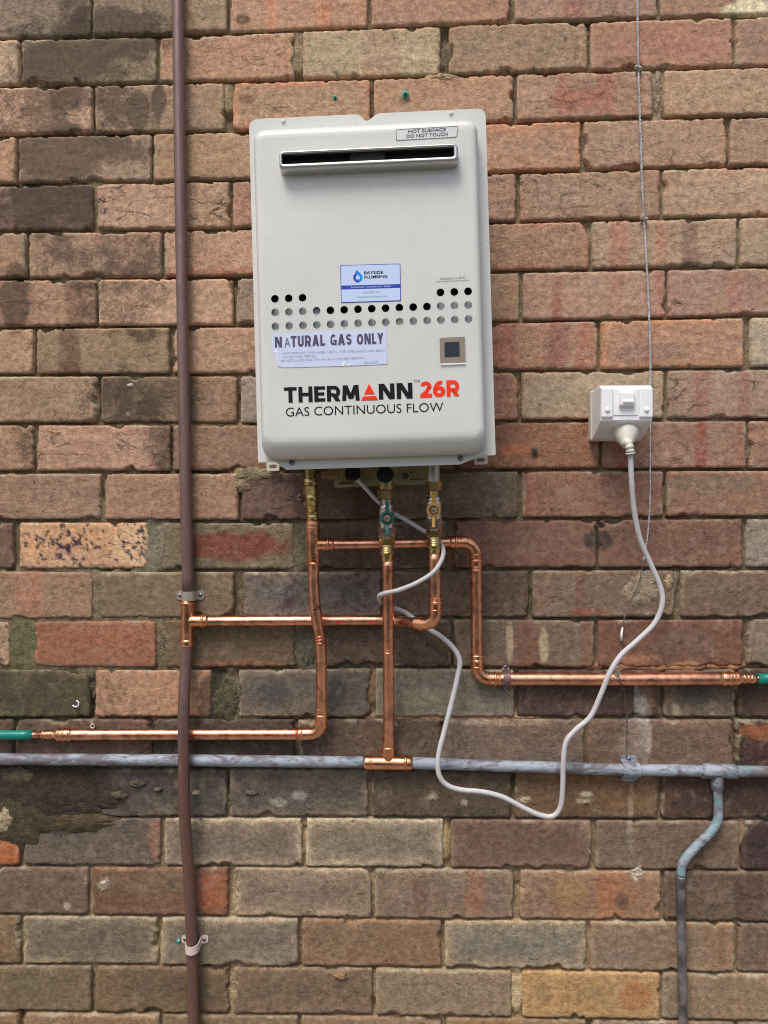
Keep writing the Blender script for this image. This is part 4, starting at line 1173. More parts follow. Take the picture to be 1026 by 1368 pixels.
text('sticker_lettering', 'PLUMBING', 486.6, 372.2, 517.6, 371.0, 3.9, M['ink_black'], stk, DC + .0009, bold=.02)
text('sticker_lettering', 'Residential / Commercial / Strata', 469, 384.9, 522, 383.2, 2.4, M['sticker'], stk, DC + .0009)
text('sticker_lettering', '0404 087 358', 485, 391.9, 507.5, 391.2, 2.2, M['ink_faint'], stk, DC + .0009)
text('sticker_lettering', 'baysideplumbing.com.au', 477, 397.7, 516.6, 396.4, 2.2, M['ink_faint'], stk, DC + .0009)
# status window
sw = [H(587.2, 451.0), H(621.0, 449.2), H(621.9, 484.6), H(588.0, 485.6)]
swp = [(587.4, 451.4), (620.8, 449.6), (621.7, 484.3), (588.0, 485.6)]
fw = poly_px('window_frame', swp, M['taupe'], heater, DC + .0016, .0014)
poly_px('status_window', [(593.7, 457.4), (613.6, 456.2), (614.3, 476.2), (594.0, 477.4)], M['dark_glass'], fw, DC + .0019)
poly_px('window_lip', [(588.0, 485.7), (621.8, 484.5), (622.2, 486.4), (588.4, 487.6)], M['plastic'], heater, DC + .002)

# ------------------------------------------------------------------ plumbing helpers
def pr(px_w, d): return px_w / F_PX * (CAM_D - d)          # a width in pixels at depth d -> metres
def P3(l): return [pt(x, y, d) for x, y, d in l]
def stack(parent, ax, segs):
    """ax(y) -> (px x, depth); segs (y0, y1, width px, shape, material, name)"""
    for y0, y1, w, shape, mat, name in segs:
        xa, da = ax(y0); xb, db = ax(y1)
        a = pt(xa, y0, da); b_ = pt(xb, y1, db); r = pr(w, (da + db) / 2) / 2
        if shape == 'hex':
            e = .06
            lathe(name, a, b_, [(0, r * .92), (e * 1.8, r * 1.07), (1 - e * 1.8, r * 1.07), (1, r * .92)], mat, parent, 6, False)
        elif shape == 'ring':
            lathe(name, a, b_, [(0, r * .88), (.25, r), (.75, r), (1, r * .88)], mat, parent, 28)
        elif shape == 'rib':
            pf = [(0, r * .94)]
            for k in range(1, 8): pf.append((k / 8, r * (1.0 if k % 2 else .9)))
            pf.append((1, r * .94))
            lathe(name, a, b_, pf, mat, parent, 28)
        else:
            lathe(name, a, b_, [(0, r * .97), (.08, r), (.92, r), (1, r * .97)], mat, parent, 28)
def bead(parent, x, y, d, dx, dy, w, mat, dd_=0.0, ln=4.0, name='bead'):
    """rolled ring round a pipe; (dx,dy) pixel direction of the pipe"""
    n_ = math.hypot(dx, dy); dx, dy = dx / n_ * ln / 2, dy / n_ * ln / 2
    a = pt(x - dx, y - dy, d - dd_); b_ = pt(x + dx, y + dy, d + dd_)
    r = pr(w, d) / 2
    pf = [(t / 8, r * (.80 + .20 * math.sin(math.pi * t / 8) ** .6)) for t in range(9)]
    return lathe(name, a, b_, pf, mat, parent, 28)
def sock(name, parent, pts_, w, mat, seg=28):
    P = subdivide(P3(pts_), .004); r = pr(w, pts_[0][2]) / 2
    m_ = len(P); rad = []
    for i in range(m_):
        e = min(i, m_ - 1 - i)
        rad.append(r * (1.0 if e else .93))
    return tube(name, P, rad, mat, parent, seg)

CU, FIT = M['copper'], M['copper_fit']

# ------------------------------------------------------------------ hot water pipework (left riser, high branch, right-hand run)
def base_of(x, y): return pt(x, y, .02)
hot = empty('copper_pipework', base_of(428, 990), 'bright copper pipework from the left inlet branching across, with green sleeved far ends', 'pipes')
axl = lambda y: (414.6 + (y - 630) * .05, .062)
stack(hot, axl, [(615, 640, 15, 'cyl', M['brass_dark'], 'inlet_stub'), (640, 648.5, 19, 'cyl', M['brass'], 'collar'), (648.5, 661.5, 20.5, 'hex', M['brass'], 'union_nut'),
                 (661.5, 669, 16, 'cyl', M['brass'], 'nipple'), (669, 676, 19, 'hex', M['brass'], 'hex_collar'), (676, 685, 16.5, 'rib', M['brass'], 'nipple'),
                 (684.5, 687.5, 19.5, 'ring', M['brass'], 'bead'), (687.5, 696, 15.5, 'cyl', M['brass'], 'nipple')])
d0 = .062
sock('tee', hot, [(417.8, 695, d0), (418.6, 727, d0), (419.4, 754, d0 - .001)], 18.2, FIT)
bead(hot, 417.9, 704.5, d0, 0, 1, 20.4, FIT); bead(hot, 419.3, 752.5, d0, 0, 1, 20.4, FIT); bead(hot, 418.0, 697, d0, 0, 1, 19, FIT, 0, 2.5)
sock('tee_branch', hot, [(419, 727.5, d0 - .001), (446, 727.0, d0 - .003)], 16.0, FIT)
bead(hot, 438.5, 727.2, d0 - .002, 1, 0, 19, FIT)
tube('pipe', subdivide(P3([(440, 727.2, .059), (520, 726.2, .048), (606, 724.2, .040)]), .01), pr(13.6, .05) / 2, CU, hot)
riser = spline(P3([(419.3, 750, .061), (419.0, 775, .060), (420.2, 800, .059), (423.0, 825, .0575), (427.6, 853, .052), (429.2, 880, .046), (429.6, 920, .034), (429.4, 952, .025)]), 8)
tube('pipe', riser, pr(15.2, .055) / 2, CU, hot)
for y_, x_ in ((850, 427.2), (854, 427.8), (858.5, 428.4)): bead(hot, x_, y_, .0548, 4, 28, 16.8, CU, 0, 2.2)
poly_mark = MB()
a, b_, c_ = pt(418.6, 815, .0705), pt(427.5, 809.5, .0705), pt(424, 814.2, .0705)
# pen stroke on the riser
tube('pen_mark', P3([(418.8, 814.2, .0672), (422.0, 814.2, .0692), (425, 812.6, .0688), (427.3, 809.2, .0668)]), .0009, M['ink_black'], hot, 6)
E3 = fillet(P3([(429.4, 945, .026), (429.4, 980.2, .016), (398, 980.6, .0145)]), .024)
tube('elbow', subdivide(E3, .003), pr(16.2, .03) / 2, FIT, hot)
for y_ in (946.5, 955.5, 964.5): bead(hot, 429.4, y_, .0255 - (y_ - 946) * .0003, 0, 1, 18.6 if y_ == 955.5 else 17.3, FIT, 0, 4 if y_ == 955.5 else 2)
bead(hot, 403, 980.6, .0147, 1, 0, 19.0, FIT); bead(hot, 396.5, 980.6, .0147, 1, 0, 17.0, FIT, 0, 2)
tube('pipe', subdivide(P3([(401, 980.7, .0145), (250, 981, .0115), (90, 981.4, .0115)]), .01), pr(15.0, .012) / 2, CU, hot)
tube('reducer', [pt(x, 981.4, .0115) for x in (97, 94, 80, 76, 73, 70, 57, 54)], [pr(w, .0115) / 2 for w in (14.8, 16.6, 16.6, 15, 10.5, 11.5, 11.5, 9)], FIT, hot)
for x_, w in ((93, 18), (86, 19), (82.5, 17.5), (79, 18.5), (69, 13.6), (65, 12.5), (59, 13.2)): bead(hot, x_, 981.4, .0115, 1, 0, w, FIT, 0, 3)
tube('pipe', subdivide(P3([(57, 981.6, .0115), (35, 982, .0115), (-150, 982.5, .0115)]), .02), pr(8.6, .0115) / 2, CU, hot)
tube('sleeve', [pt(44, 981.9, .0115), pt(30, 981.9, .0115), pt(-60, 982, .0115), pt(-160, 982.5, .0115)], pr(12.6, .0115) / 2, M['green_sleeve'], hot)
E1 = fillet(P3([(601, 724.4, .0405), (635.6, 724.4, .038), (636, 759, .034)]), .024)
tube('elbow', subdivide(E1, .003), pr(16.4, .039) / 2, FIT, hot)
for x_, w, l_ in ((604, 17.5, 2), (609, 19.2, 4), (616, 17.4, 2)): bead(hot, x_, 724.4, .040, 1, 0, w, FIT, 0, l_)
for y_, w, l_ in ((741, 17.6, 2.4), (748.5, 19.6, 4), (757.5, 17.6, 2)): bead(hot, 636, y_, .0368, 0, 1, w, FIT, 0, l_)
tube('pipe', subdivide(P3([(636, 755, .034), (636.6, 820, .026), (637, 880, .0175)]), .01), pr(15.4, .032) / 2, CU, hot)
E2 = fillet(P3([(637, 874, .018), (637.2, 906.6, .0135), (670, 907, .0125)]), .024)
tube('elbow', subdivide(E2, .003), pr(16.8, .024) / 2, FIT, hot)
for y_, w, l_ in ((875.5, 17.6, 2), (882, 19.8, 4), (890.5, 18, 2)): bead(hot, 637.1, y_, .017, 0, 1, w, FIT, 0, l_)
for x_, w, l_ in ((654, 18, 2), (661.5, 20, 4), (668.5, 18, 2)): bead(hot, x_, 907, .0125, 1, 0, w, FIT, 0, l_)
tube('pipe', subdivide(P3([(664, 907, .0125), (800, 907.4, .0125), (966, 906.8, .0125)]), .01), pr(17.0, .0125) / 2, CU, hot)
tube('reducer', [pt(x, 906.8, .0125) for x in (963, 966, 984, 988, 991, 1006, 1011)], [pr(w, .0125) / 2 for w in (17, 18.6, 18.2, 16, 12.5, 12.5, 9)], FIT, hot)
for x_, w in ((968, 19.5), (974, 20.2), (978, 18.6), (983, 19.6), (993, 14.5), (998, 13.6), (1003, 14.5)): bead(hot, x_, 906.8, .0125, 1, 0, w, FIT, 0, 3.2)
tube('pipe', subdivide(P3([(1003, 906.8, .0125), (1180, 906.6, .0125)]), .03), pr(9.0, .0125) / 2, CU, hot)
tube('sleeve', P3([(1012, 906.8, .0125), (1040, 906.8, .0125), (1190, 906.4, .0125)]), pr(13.6, .0125) / 2, M['green_sleeve'], hot)

# ------------------------------------------------------------------ lever valve
def valve_lever(parent, x, y, d, w, mat, ring_w=19, up=22, dn=22, armw=5):
    lev = lathe('lever', pt(x, y, d), pt(x, y, d + .006), [(0, pr(ring_w, d) / 2), (.6, pr(ring_w, d) / 2), (.85, pr(ring_w, d) / 2 * .93), (1, pr(ring_w, d) / 2 * .78)], mat, parent, 30)
    for s_, ln in ((-1, up), (1, dn)):
        x0_, x1_ = x - armw / 2, x + armw / 2
        y0_, y1_ = y + s_ * (ring_w / 2 - 1.5), y + s_ * ln
        V = []
        for (yy, dd2, ww) in ((y0_, d + .002, 1.0), ((y0_ + y1_) / 2, d + .005, .95), (y1_, d + .0065, .85)):
            for sx in (-1, 1):
                for t_ in (0, .0022):
                    V.append(pt(x + sx * armw / 2 * ww, yy, dd2 + t_))
        Fs = []
        for k in range(2):
            a = k * 4
            Fs += [(a, a + 1, a + 5, a + 4), (a + 2, a + 6, a + 7, a + 3), (a + 1, a + 3, a + 7, a + 5), (a, a + 4, a + 6, a + 2)]
        Fs += [(0, 2, 3, 1), (8, 9, 11, 10)]
        o = obj('lever_arm', V, Fs, mat, lev, False)
        bv = o.modifiers.new('b', 'BEVEL'); bv.width = .0006; bv.segments = 2
    lathe('lever_recess', pt(x, y, d + .0058), pt(x, y, d + .0066), [(0, pr(ring_w * .66, d) / 2), (1, pr(ring_w * .62, d) / 2)], M['black'], lev, 24)
    lathe('lever_nut', pt(x, y, d + .006), pt(x, y, d + .0105), [(0, pr(10.6, d) / 2), (.7, pr(10.6, d) / 2), (1, pr(8.2, d) / 2)], M['nickel'], lev, 6, False)
    lathe('spindle', pt(x, y, d + .0104), pt(x, y, d + .0125), [(0, pr(5.2, d) / 2), (1, pr(4.6, d) / 2)], M['brass'], lev, 14)
    return lev

# ------------------------------------------------------------------ middle riser on the old horizontal main
old = empty('water_main_pipework', pt(518, 1018, .0110), 'weathered grey horizontal pipe with bright copper riser and green-lever valve at its middle', 'pipes')
axm = lambda y: (515.8 + (y - 640) * .012, .094 - (y - 640) * .000205)
lathe('inlet_cap', pt(514.3, 634, .094), pt(514.3, 634, .118), [(0, pr(21, .11) / 2), (.8, pr(21, .11) / 2), (1, pr(19, .11) / 2)], M['black_plastic'], old, 28)
lathe('cap_ring', pt(514.3, 634, .112), pt(514.3, 634, .1165), [(0, pr(22.4, .11) / 2), (1, pr(22.4, .11) / 2)], M['charcoal'], old, 28)
stack(old, axm, [(622, 653, 20, 'cyl', M['brass_dark'], 'inlet_stub'), (653, 666, 23.5, 'hex', M['brass_dark'], 'union_nut'), (666, 675, 13.5, 'cyl', M['nickel'], 'valve_neck'),
                 (674, 681, 19, 'ring', M['nickel'], 'valve_shoulder'), (680, 704, 21, 'cyl', M['nickel'], 'valve_body'), (703, 717.5, 21.5, 'hex', M['nickel'], 'valve_nut'),
                 (717.5, 727, 19.5, 'hex', M['brass'], 'hex_collar'), (727, 738, 17.5, 'rib', M['brass'], 'press_collar'), (737, 741.5, 20, 'ring', M['brass'], 'bead'), (741, 749.5, 16.2, 'cyl', M['brass'], 'nipple')])
dv = axm(692)[1]
valve_lever(old, 517.2, 692, dv + .0125, 20, M['green_handle'])
mid = P3([(518.2, 748, .072), (518.6, 800, .0615), (518.9, 870, .0475), (519.4, 940, .033), (519.4, 1000, .0135)])
tube('pipe', subdivide(mid, .01), pr(15.3, .05) / 2, CU, old)
for y_ in (867.5, 871.5): bead(old, 518.9, y_, .0475, 0, 1, 16.6, CU, 0, 2.4)
sock('tee_branch', old, [(519.2, 985, .0165), (518.8, 1016, .0110)], 16.6, FIT)
for y_, w, l_ in ((989.5, 17.4, 2), (998.5, 19.6, 4)): bead(old, 519.2, y_, .0145, 0, 1, w, FIT, 0, l_)
sock('tee', old, [(486, 1018.4, .0110), (551, 1019.4, .0110)], 18.8, FIT)
for x_ in (495.5, 542): bead(old, x_, 1018.5, .0110, 1, 0, 21.0, FIT)
tube('old_pipe', subdivide(P3([(-170, 1011.5, .0110), (0, 1014.2, .0110), (240, 1015.4, .0110), (490, 1018.5, .0110)]), .01), pr(15.4, .0110) / 2, M['patina'], old)
tube('old_pipe', subdivide(P3([(547, 1019.2, .0110), (700, 1024.2, .0110), (840, 1028.6, .0110), (945, 1029.6, .0110)]), .01), pr(15.2, .0110) / 2, M['patina'], old)
tube('old_pipe', subdivide(P3([(975, 1030.4, .0110), (1026, 1030.8, .0110), (1190, 1033, .0110)]), .01), pr(14.6, .0110) / 2, M['verdigris'], old)
tube('old_tee', subdivide(P3([(937, 1029.8, .0110), (983, 1030.6, .0110)]), .01), pr(19.4, .0110) / 2, M['patina'], old)
tube('old_tee_branch', P3([(958, 1034, .0110), (958, 1054, .0110)]), [pr(15.6, .0110) / 2, pr(15.2, .0110) / 2], M['patina'], old)
drop_ = spline(P3([(958.3, 1050, .0110), (959.6, 1075, .0110), (958.6, 1096, .0110), (949, 1112, .0110), (930, 1131, .0110), (914, 1150, .0110), (909.6, 1170, .0110), (910.2, 1230, .0110), (911.5, 1300, .0110), (912.3, 1368, .0110), (913, 1500, .0110), (914, 1640, .0110)]), 10)
nd = len(drop_)
tube('drop_pipe', drop_[:nd // 2 + 6], pr(11.6, .0110) / 2, M['verdigris'], old)
tube('drop_pipe', drop_[nd // 2 + 5:], pr(11.4, .0110) / 2, M['patina_dark'] if 'patina_dark' in M else M['brown'], old)

# ------------------------------------------------------------------ gas riser: old brown vertical pipe, new tee, branch to the right-hand valve
gasl = empty('gas_pipework', pt(256, 1368, .03), 'long brown vertical pipe with a new copper branch across to the yellow-lever valve', 'pipes')
vp1 = spline(P3([(232, -330, .0145), (237, -60, .0145), (238.5, 60, .0145), (241, 250, .0145), (244.5, 450, .0145), (248, 650, .0145), (251.5, 790, .0145)]), 8)
tube('old_pipe', vp1, pr(15.8, .0145) / 2, M['brown'], gasl)
sock('tee', gasl, [(250.3, 801.5, .0145), (250.2, 864, .0145)], 17.4, FIT)
for y_, w in ((805.8, 20.6), (856, 19.4)): bead(gasl, 250.3, y_, .0145, 0, 1, w, FIT, 0, 4.6)
sock('tee_branch', gasl, [(250, 829.5, .0145), (279, 829.8, .0145)], 16.4, FIT)
for x_, w, l_ in ((271, 19.6, 4.4), (276.5, 17.8, 2)): bead(gasl, x_, 829.8, .0145, 1, 0, w, FIT, 0, l_)
vp2 = spline(P3([(250.0, 860, .0145), (248.4, 890, .018), (246.0, 930, .026), (245.2, 975, .031), (245.6, 1020, .031), (246.5, 1080, .027), (249.5, 1130, .021), (253.0, 1180, .017), (255.6, 1250, .0155), (257.6, 1310, .0145), (258.6, 1368, .0145), (260, 1500, .0145), (262, 1660, .0145)]), 10)
tube('old_pipe', vp2, pr(15.4, .018) / 2, M['brown'], gasl)
tube('pipe', subdivide(P3([(270, 829.8, .0145), (400, 829.0, .0145), (500, 828.6, .0155)]) , .01) + spline(P3([(510, 828.6, .0175), (524, 828.8, .025), (540, 830.5, .038), (556, 833, .055)]), 6), pr(13.8, .018) / 2, CU, gasl)
axr = lambda y: (579.4 + (y - 680) * .015, .094 - (y - 640) * .00012)
stack(gasl, axr, [(615, 643, 17.5, 'cyl', M['steel'], 'inlet_stub'), (643, 656, 20.5, 'hex', M['brass'], 'union_nut'), (656, 664.5, 13.5, 'cyl', M['brass'], 'valve_neck'),
                  (664, 671, 18.5, 'ring', M['nickel'], 'valve_shoulder'), (670, 692.5, 21.5, 'cyl', M['nickel'], 'valve_body'), (692, 708, 21, 'hex', M['nickel'], 'valve_nut'),
                  (708, 717, 20.5, 'hex', M['brass'], 'hex_collar'), (717, 729, 17.5, 'rib', M['brass'], 'press_collar'), (728, 732, 20.6, 'ring', M['brass'], 'bead'), (731.5, 739.5, 16.4, 'cyl', M['brass'], 'nipple')])
valve_lever(gasl, 579.3, 681.5, axr(681)[1] + .0125, 20, M['yellow_handle'], up=22, dn=23, armw=4.6)
tube('pipe', subdivide(P3([(580.3, 738, .082), (580.8, 770, .078), (581.4, 802, .074)]), .01), pr(15.8, .08) / 2, CU, gasl)
E4 = fillet(P3([(581.4, 797, .074), (582.0, 833.5, .070), (553, 832.6, .054)]), .022)
tube('elbow', subdivide(E4, .003), pr(16.6, .07) / 2, FIT, gasl)
for y_, w, l_ in ((798.5, 17.8, 2), (805, 20, 4), (815, 18, 2.4)): bead(gasl, 581.5, y_, .0735, 0, 1, w, FIT, 0, l_)
bead(gasl, 561, 833, .0585, 1, 0, 19.6, FIT, -.0022, 4.5)

# ------------------------------------------------------------------ pipe clips on the wall
def saddle(name, cx, cy, ax_px, r, dp, w, Ltab, mat, label, group='saddle clips holding the pipes to the wall', drop=0.0, narrow=1.0, tabs=(1, 1)):
    """strap over a pipe of radius r centred dp in front of the wall; ax_px is the pipe direction in pixels"""
    c = pt(cx, cy, dp); a2 = pt(cx + ax_px[0], cy + ax_px[1], dp); ax = (a2 - c).normalized(); cr = Vector((-ax.z, 0, ax.x))
    if cr.x < 0 or (abs(cr.x) < .3 and cr.z < 0): cr = -cr
    c.y = 0
    root = empty(name, c, label, 'pipe clip', group)
    rr = r + .0008
    path = []
    if tabs[0]: path += [(-Ltab, .001, .55), (-Ltab + .002, .001, .9), (-Ltab + .005, .001, 1), (-rr - .004, .001, 1)]
    path += [(-rr - .001, .003, narrow)]
    path += [(-rr, dp * .6, narrow)]
    for k in range(13):
        a = math.pi * (1 - k / 12); path.append((rr * math.cos(a), dp + rr * math.sin(a), narrow))
    path += [(rr, dp * .6, narrow), (rr + .001, .003, narrow)]
    if tabs[1]: path += [(rr + .004, .001, 1), (Ltab - .005, .001, 1), (Ltab - .002, .001, .9), (Ltab, .001, .55)]
    V = []; Fs = []
    th = .0013
    for i, (u, d, ww) in enumerate(path):
        p0 = path[max(i - 1, 0)]; p1 = path[min(i + 1, len(path) - 1)]
        tx, ty = p1[0] - p0[0], p1[1] - p0[1]; nn = math.hypot(tx, ty); nx_, ny_ = -ty / nn, tx / nn
        sag = drop * max(0, d) / (dp + rr)
        for t_ in (0, th):
            for s_ in (-1, 1):
                V.append(c + cr * (u + nx_ * t_) + Vector((0, -(d + ny_ * t_), 0)) + ax * (s_ * w / 2 * ww + sag))
    for i in range(len(path) - 1):
        a = i * 4; b_ = a + 4
        Fs += [(a, a + 1, b_ + 1, b_), (a + 2, b_ + 2, b_ + 3, a + 3), (a, b_, b_ + 2, a + 2), (a + 1, a + 3, b_ + 3, b_ + 1)]
    Fs += [(0, 2, 3, 1), tuple(len(V) - 4 + k for k in (0, 1, 3, 2))]
    obj('strap', V, Fs, mat, root, False)
    for s_, on in ((-1, tabs[0]), (1, tabs[1])):
        if not on: continue
        u = s_ * (Ltab - .0062)
        q = c + cr * u
        sc_ = lathe('screw', q + Vector((0, -.001, 0)), q + Vector((0, -.0045, 0)), [(0, .0036), (.45, .0036), (.8, .003), (1, .0014)], M['screw'], root, 16)
        lathe('screw_recess', q + Vector((0, -.0043, 0)), q + Vector((0, -.0048, 0)), [(0, .0013), (1, .0012)], M['black'], sc_, 4, False)
    return root
saddle('pipe_clip', 251.8, 796, (1, 60), .0096, .0135, .0155, .0235, M['clip_grey'], 'flat grey two-screw clip on the brown pipe directly above the copper tee')
saddle('pipe_clip', 257.0, 1261, (1, 60), .0096, .016, .0135, .0225, M['clip_pink'], 'pale painted clip bowed around the lower end of the brown pipe', drop=.006)
saddle('pipe_clip', 676.5, 907, (60, .4), .0110, .0125, .0125, .0235, M['brown'], 'dark strap clip on the copper run beside its lower elbow')
saddle('pipe_clip', 842.5, 1028.7, (60, 1.0), .0099, .011, .027, .0215, M['patina'], 'wide weathered clip on the grey main left of its old tee')

# ------------------------------------------------------------------ power outlet
PD = .077
def pbox():
    a = pt(785.5, 590, 0); b_ = pt(852.5, 590, 0); c_ = pt(785.5, 524, 0); d_ = pt(852.5, 524, 0)
    ex = (b_ - a).normalized(); ez = Vector((-ex.z, 0, ex.x)); return a, ex, ez, (b_ - a).length, (c_ - a).dot(ez)
SO, SEX, SEZ, SW, SH = pbox()
rot_ = math.radians(-.6)
def S(x, z, d): return SO + SEX * x + SEZ * z + Vector((0, -d, 0))
outlet = empty('power_outlet', SO + SEX * SW / 2, 'white weatherproof power outlet with a single switch on the brick wall', 'power outlet')
def sprism(name, prof, x0, x1, mat, parent, bev=.003):
    V = [S(x, z, d) for x in (x0, x1) for z, d in prof]; n_ = len(prof)
    Fs = [tuple(range(n_ - 1, -1, -1)), tuple(n_ + k for k in range(n_))] + [(k, (k + 1) % n_, n_ + (k + 1) % n_, n_ + k) for k in range(n_)]
    o = obj(name, V, Fs, mat, parent, True)
    if bev:
        bm_ = o.modifiers.new('b', 'BEVEL'); bm_.width = bev; bm_.segments = 4; bm_.limit_method = 'ANGLE'; bm_.angle_limit = .4
        o.modifiers.new('w', 'WEIGHTED_NORMAL')
    return o
sprism('base_box', [(0, 0), (SH, 0), (SH, .020), (0, .020)], 0, SW, M['plastic_old'], outlet, .003)
cp_ = [(.0015, .021), (SH - .0012, .021), (SH - .0012, PD - .006), (SH - .006, PD), (.026, PD), (.0235, PD - .001), (.0045, .036)]
sprism('cover', cp_, .0012, SW - .0012, M['plastic'], outlet, .0028)
for x0_, x1_ in ((.0015, .0195), (SW - .0225, SW - .0015)):
    rail = sprism('rail', [(SH - .004, PD - .004), (SH - .007, PD + .0035), (.030, PD + .0035), (.0265, PD - .001)], x0_, x1_, M['plastic'], outlet, .0022)
    xm = (x0_ + x1_) / 2
    lathe('screw_cap', S(xm, .041, PD + .003), S(xm, .041, PD + .0062), [(0, .0038), (.6, .0036), (1, .002)], M['plastic'], rail, 18)
sprism('front_panel', [(SH - .0065, PD - .002), (SH - .009, PD + .0012), (.033, PD + .0012), (.031, PD - .002)], .0205, SW - .0235, M['plastic'], outlet, .0008)
swt = sprism('switch', [(SH - .011, PD), (SH - .0145, PD + .0085), (.0475, PD + .0085), (.044, PD)], SW * .345, SW * .625, M['plastic'], outlet, .002)
sprism('rocker', [(SH - .026, PD + .008), (SH - .027, PD + .0105), (.051, PD + .0105), (.0505, PD + .008)], SW * .40, SW * .60, M['plastic'], swt, .001)
# cable entry stub at its lower left

# ------------------------------------------------------------------ power cord
cord = empty('power_cable', pt(748, 1090, .03), 'long white power cable with round plug, looping down over the pipes and behind the valves', 'power cable')
pa, pb = pt(835, 571, .047), pt(836.5, 584, .061)
ax_ = (pb - pa).normalized()
pl = lathe('plug', pa, pa + ax_ * .040, [(0, .0195), (.04, .0205), (.22, .0207), (.26, .0198), (.28, .0205), (.38, .0203), (.55, .0175), (.78, .0120), (.92, .0088), (1, .0078)], M['plastic_old'], cord, 40)
pe = pa + ax_ * .037
rel = spline([pe, pt(839.0, 592, .0795), pt(841.2, 599, .081), pt(842.2, 606, .0795)], 6)
rp = subdivide(rel, .0010)
rads = [(.0074 if (k // 2) % 2 else .0060) * (1 - .12 * k / len(rp)) for k in range(len(rp))]
rads[-1] = rads[-2] = .0076
tube('strain_relief', rp, rads, M['plastic_old'], pl, 20)
cp3 = [(842.2, 604, .0785), (843.6, 640, .075), (847, 680, .066), (855, 720, .058), (870, 755, .052), (882.5, 785, .05), (884.5, 808, .05), (874, 833, .049), (851, 856, .049), (829, 876, .050), (814, 900, .052),
       (803, 927, .050), (789, 957, .046), (769, 975, .046), (756, 992, .047), (752.5, 1020, .046), (751.8, 1050, .043), (749, 1077, .040), (739, 1090, .038), (722, 1089, .038), (700, 1079.5, .038),
       (672, 1065, .040), (645, 1058, .040), (615, 1055, .041), (596, 1048, .043), (586, 1033, .045), (586, 1008, .044), (594, 975, .038), (603, 940, .034), (611, 905, .03), (614.3, 883, .028),
       (606, 866, .027), (590, 851, .026), (574, 841, .024), (555, 828, .018), (541, 818, .019), (528, 813, .030), (514, 807, .042), (507, 801, .060), (507.5, 795.5, .078), (516, 792, .090), (532, 788.5, .098), (556, 779, .103), (577, 766, .104), (588, 752, .098), (592.5, 738, .088), (589, 727, .075),
       (580, 717, .062), (566, 709, .056), (548, 698, .056), (530, 688, .058), (516, 679, .062), (503, 668, .066), (492, 656, .07), (482, 645, .074), (474, 637, .077)]
cs = spline(P3(cp3), 7)
n_ = len(cs)
cr_ = [pr(6.9, .05) / 2 if k < n_ * .62 else max(pr(5.8, .05) / 2, pr(6.9, .05) / 2 * (1 - (k / n_ - .62) * 1.2)) for k in range(n_)]
tube('flex', cs, cr_, M['cord'], cord, 16)

# ------------------------------------------------------------------ twisted bell wire
wire = empty('bell_wire', pt(868, 515, .003), 'thin twisted paint-flecked wire hanging down the wall at right, behind the outlet', 'wire')
def twisted(name, pts_, rad, off, pitch, mat, parent):
    P = subdivide(spline(P3(pts_), 8), .0022)
    fr_ = frames(P)
    for ph in (0, math.pi):
        Q = []; s_ = 0
        for i, (p, t, n1, b1) in enumerate(fr_):
            if i: s_ += (P[i] - P[i - 1]).length
            a = ph + 2 * math.pi * s_ / pitch
            Q.append(p + n1 * off * math.cos(a) + b1 * off * math.sin(a))
        tube(name, Q, rad, mat, parent, 7)
twisted('strand', [(850, -90, .004), (851.5, 0, .004), (852, 50, .004), (853, 90, .004), (853.5, 120, .005), (856, 190, .006), (857.5, 240, .005), (860, 292, .004), (863, 340, .005), (866, 400, .006), (868.5, 460, .006), (869, 520, .006), (869, 560, .006)], .00105, .0011, .013, M['wire'], wire)
twisted('strand', [(869, 560, .006), (868.5, 600, .006), (868.5, 640, .006), (868, 680, .006), (865, 715, .007), (859.5, 750, .010)], .0008, .0009, .012, M['wire'], wire)
tube('tail', spline(P3([(859.5, 750, .010), (853, 780, .008), (840, 808, .006), (832, 835, .006), (829.5, 865, .006), (827, 890, .03), (826, 900, .036), (829, 912, .035), (834, 925, .012), (836, 945, .004), (837.5, 975, .003), (836.5, 1012, .004)]), 8), .00085, M['wire_dark'], wire, 8)
tube('sheath', P3([(831.8, 838, .007), (830.4, 846, .007), (830.2, 856, .007)]), [.0012, .0021, .0019], M['paper_white'], wire, 10)
q0 = [(823, 895, .036), (828, 893, .038), (830, 899, .039), (825, 906, .036), (821, 903, .035)]
V = [pt(*q) for q in q0] + [pt(q[0], q[1], q[2] - .004) for q in q0]
obj('tag', V, [(0, 1, 2, 3, 4), (9, 8, 7, 6, 5)] + [(k, (k + 1) % 5, 5 + (k + 1) % 5, 5 + k) for k in range(5)], mat_plain('crumpled_tag', (.42, .36, .28), .8, 0, .3), wire, False)
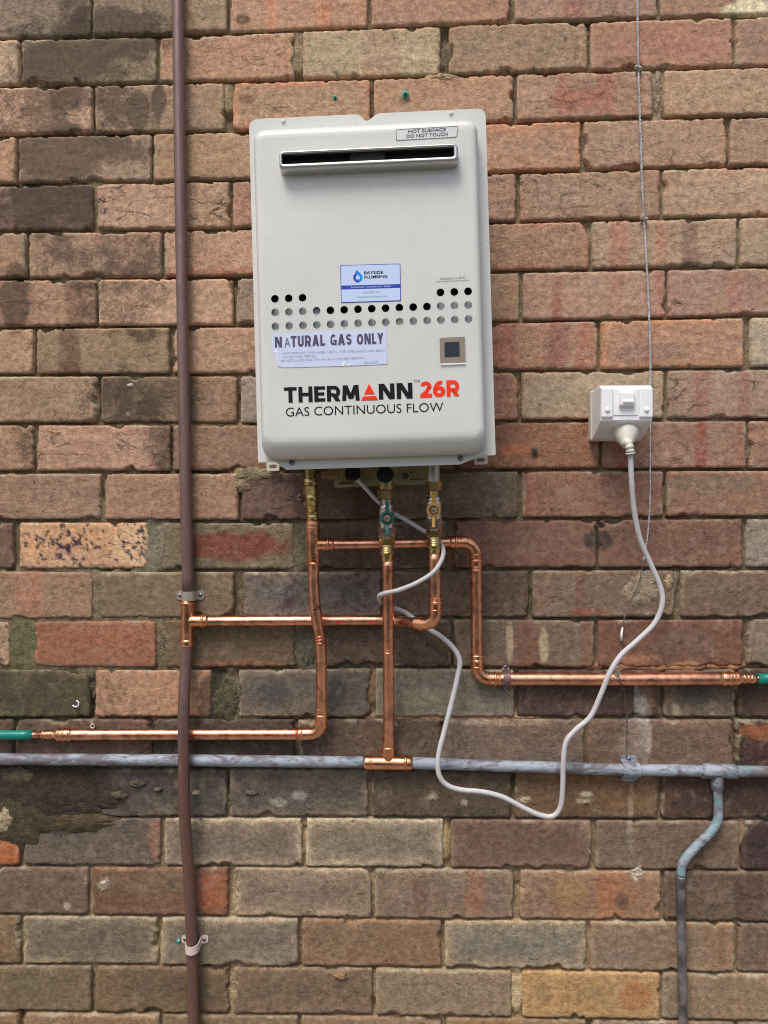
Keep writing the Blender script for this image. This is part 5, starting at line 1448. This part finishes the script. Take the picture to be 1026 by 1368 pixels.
def wire_clip(x, y, label, dx):
    root = empty('cable_clip', pt(x, y, 0), label, 'cable clip', 'cable clips on the thin wire')
    for sx, sy in ((-2.6, -1), (2.4 + dx, .8)):
        lathe('nail', pt(x + sx, y + sy, 0), pt(x + sx, y + sy, .009), [(0, .0012), (.7, .0012), (.72, .0036), (.9, .0036), (1, .0026)], M['clip_grey'], root, 16)
    V = [pt(x + a, y + b_, d) for d in (.0, .0062) for a, b_ in ((-4, -2), (4, -2), (4, 2), (-4, 2))]
    obj('saddle', V, [(0, 1, 2, 3), (4, 7, 6, 5), (0, 4, 5, 1), (1, 5, 6, 2), (2, 6, 7, 3), (3, 7, 4, 0)], M['clip_grey'], root, False)
wire_clip(853, 91, 'double nail head clip on the wire, upper one near the top edge of the photo', 0)
wire_clip(860, 292, 'double nail head clip on the wire, lower one midway down to the outlet', .8)

# ------------------------------------------------------------------ small fixings left in the bricks
def plug_(name, x, y, r, mat, label, cat, out=.003):
    root = empty(name, pt(x, y, 0), label, cat)
    lathe('rim', pt(x, y, -.002), pt(x, y, out), [(0, r), (.7, r), (1, r * .8)], mat, root, 14)
    lathe('hole', pt(x + .4, y + .8, out - .0004), pt(x + .4, y + .8, out + .0002), [(0, r * .5), (1, r * .5)], M['black'], root, 10)
    return root
plug_('wall_plug', 541.5, 126.5, .0058, M['green_plug'], 'empty green plastic wall plug in brick above the heater', 'wall plug', .004)
plug_('wall_plug', 447.5, 130.8, .0036, M['green_plug'], 'small dark green-rimmed wall plug in the orange brick above the heater notch', 'wall plug', .002)
plug_('wall_screw', 714, 602, .0052, M['screw'], 'grey screw head in the orange stained brick right of the heater base', 'screw', .004)
plug_('wall_screw', 675.6, 921.5, .0036, M['screw'], 'small screw end in the brick just below the dark strap clip', 'screw', .002)
plug_('wall_plug', 238.5, 1256.5, .0030, M['green_plug'], 'tiny blue-green plug end left of the bowed pipe clip', 'wall plug', .003)
def hook(x, y, r, a0, a1, label, mat):
    P = [pt(x + r * math.cos(math.radians(a)), y + r * math.sin(math.radians(a)), .005) for a in range(a0, a1 + 1, 15)]
    P = [pt(x + r * math.cos(math.radians(a0)), y + r * math.sin(math.radians(a0)), -.002)] + P
    o = tube('screw_hook', P, .0011, mat, None, 8)
    return tagged(o, label, 'hook')
hook(101, 940, 4.2, -70, 160, 'white open screw hook in the dark mossy brick at left', M['paper_white'])
hook(400.5, 664.5, 3.2, 60, 310, 'small pale curled hook in the red-brown brick behind the left riser', M['clip_grey'])
hook(123.5, 970, 2.6, 0, 330, 'tiny pale ring in the joint just above the left copper run', M['clip_pink'])
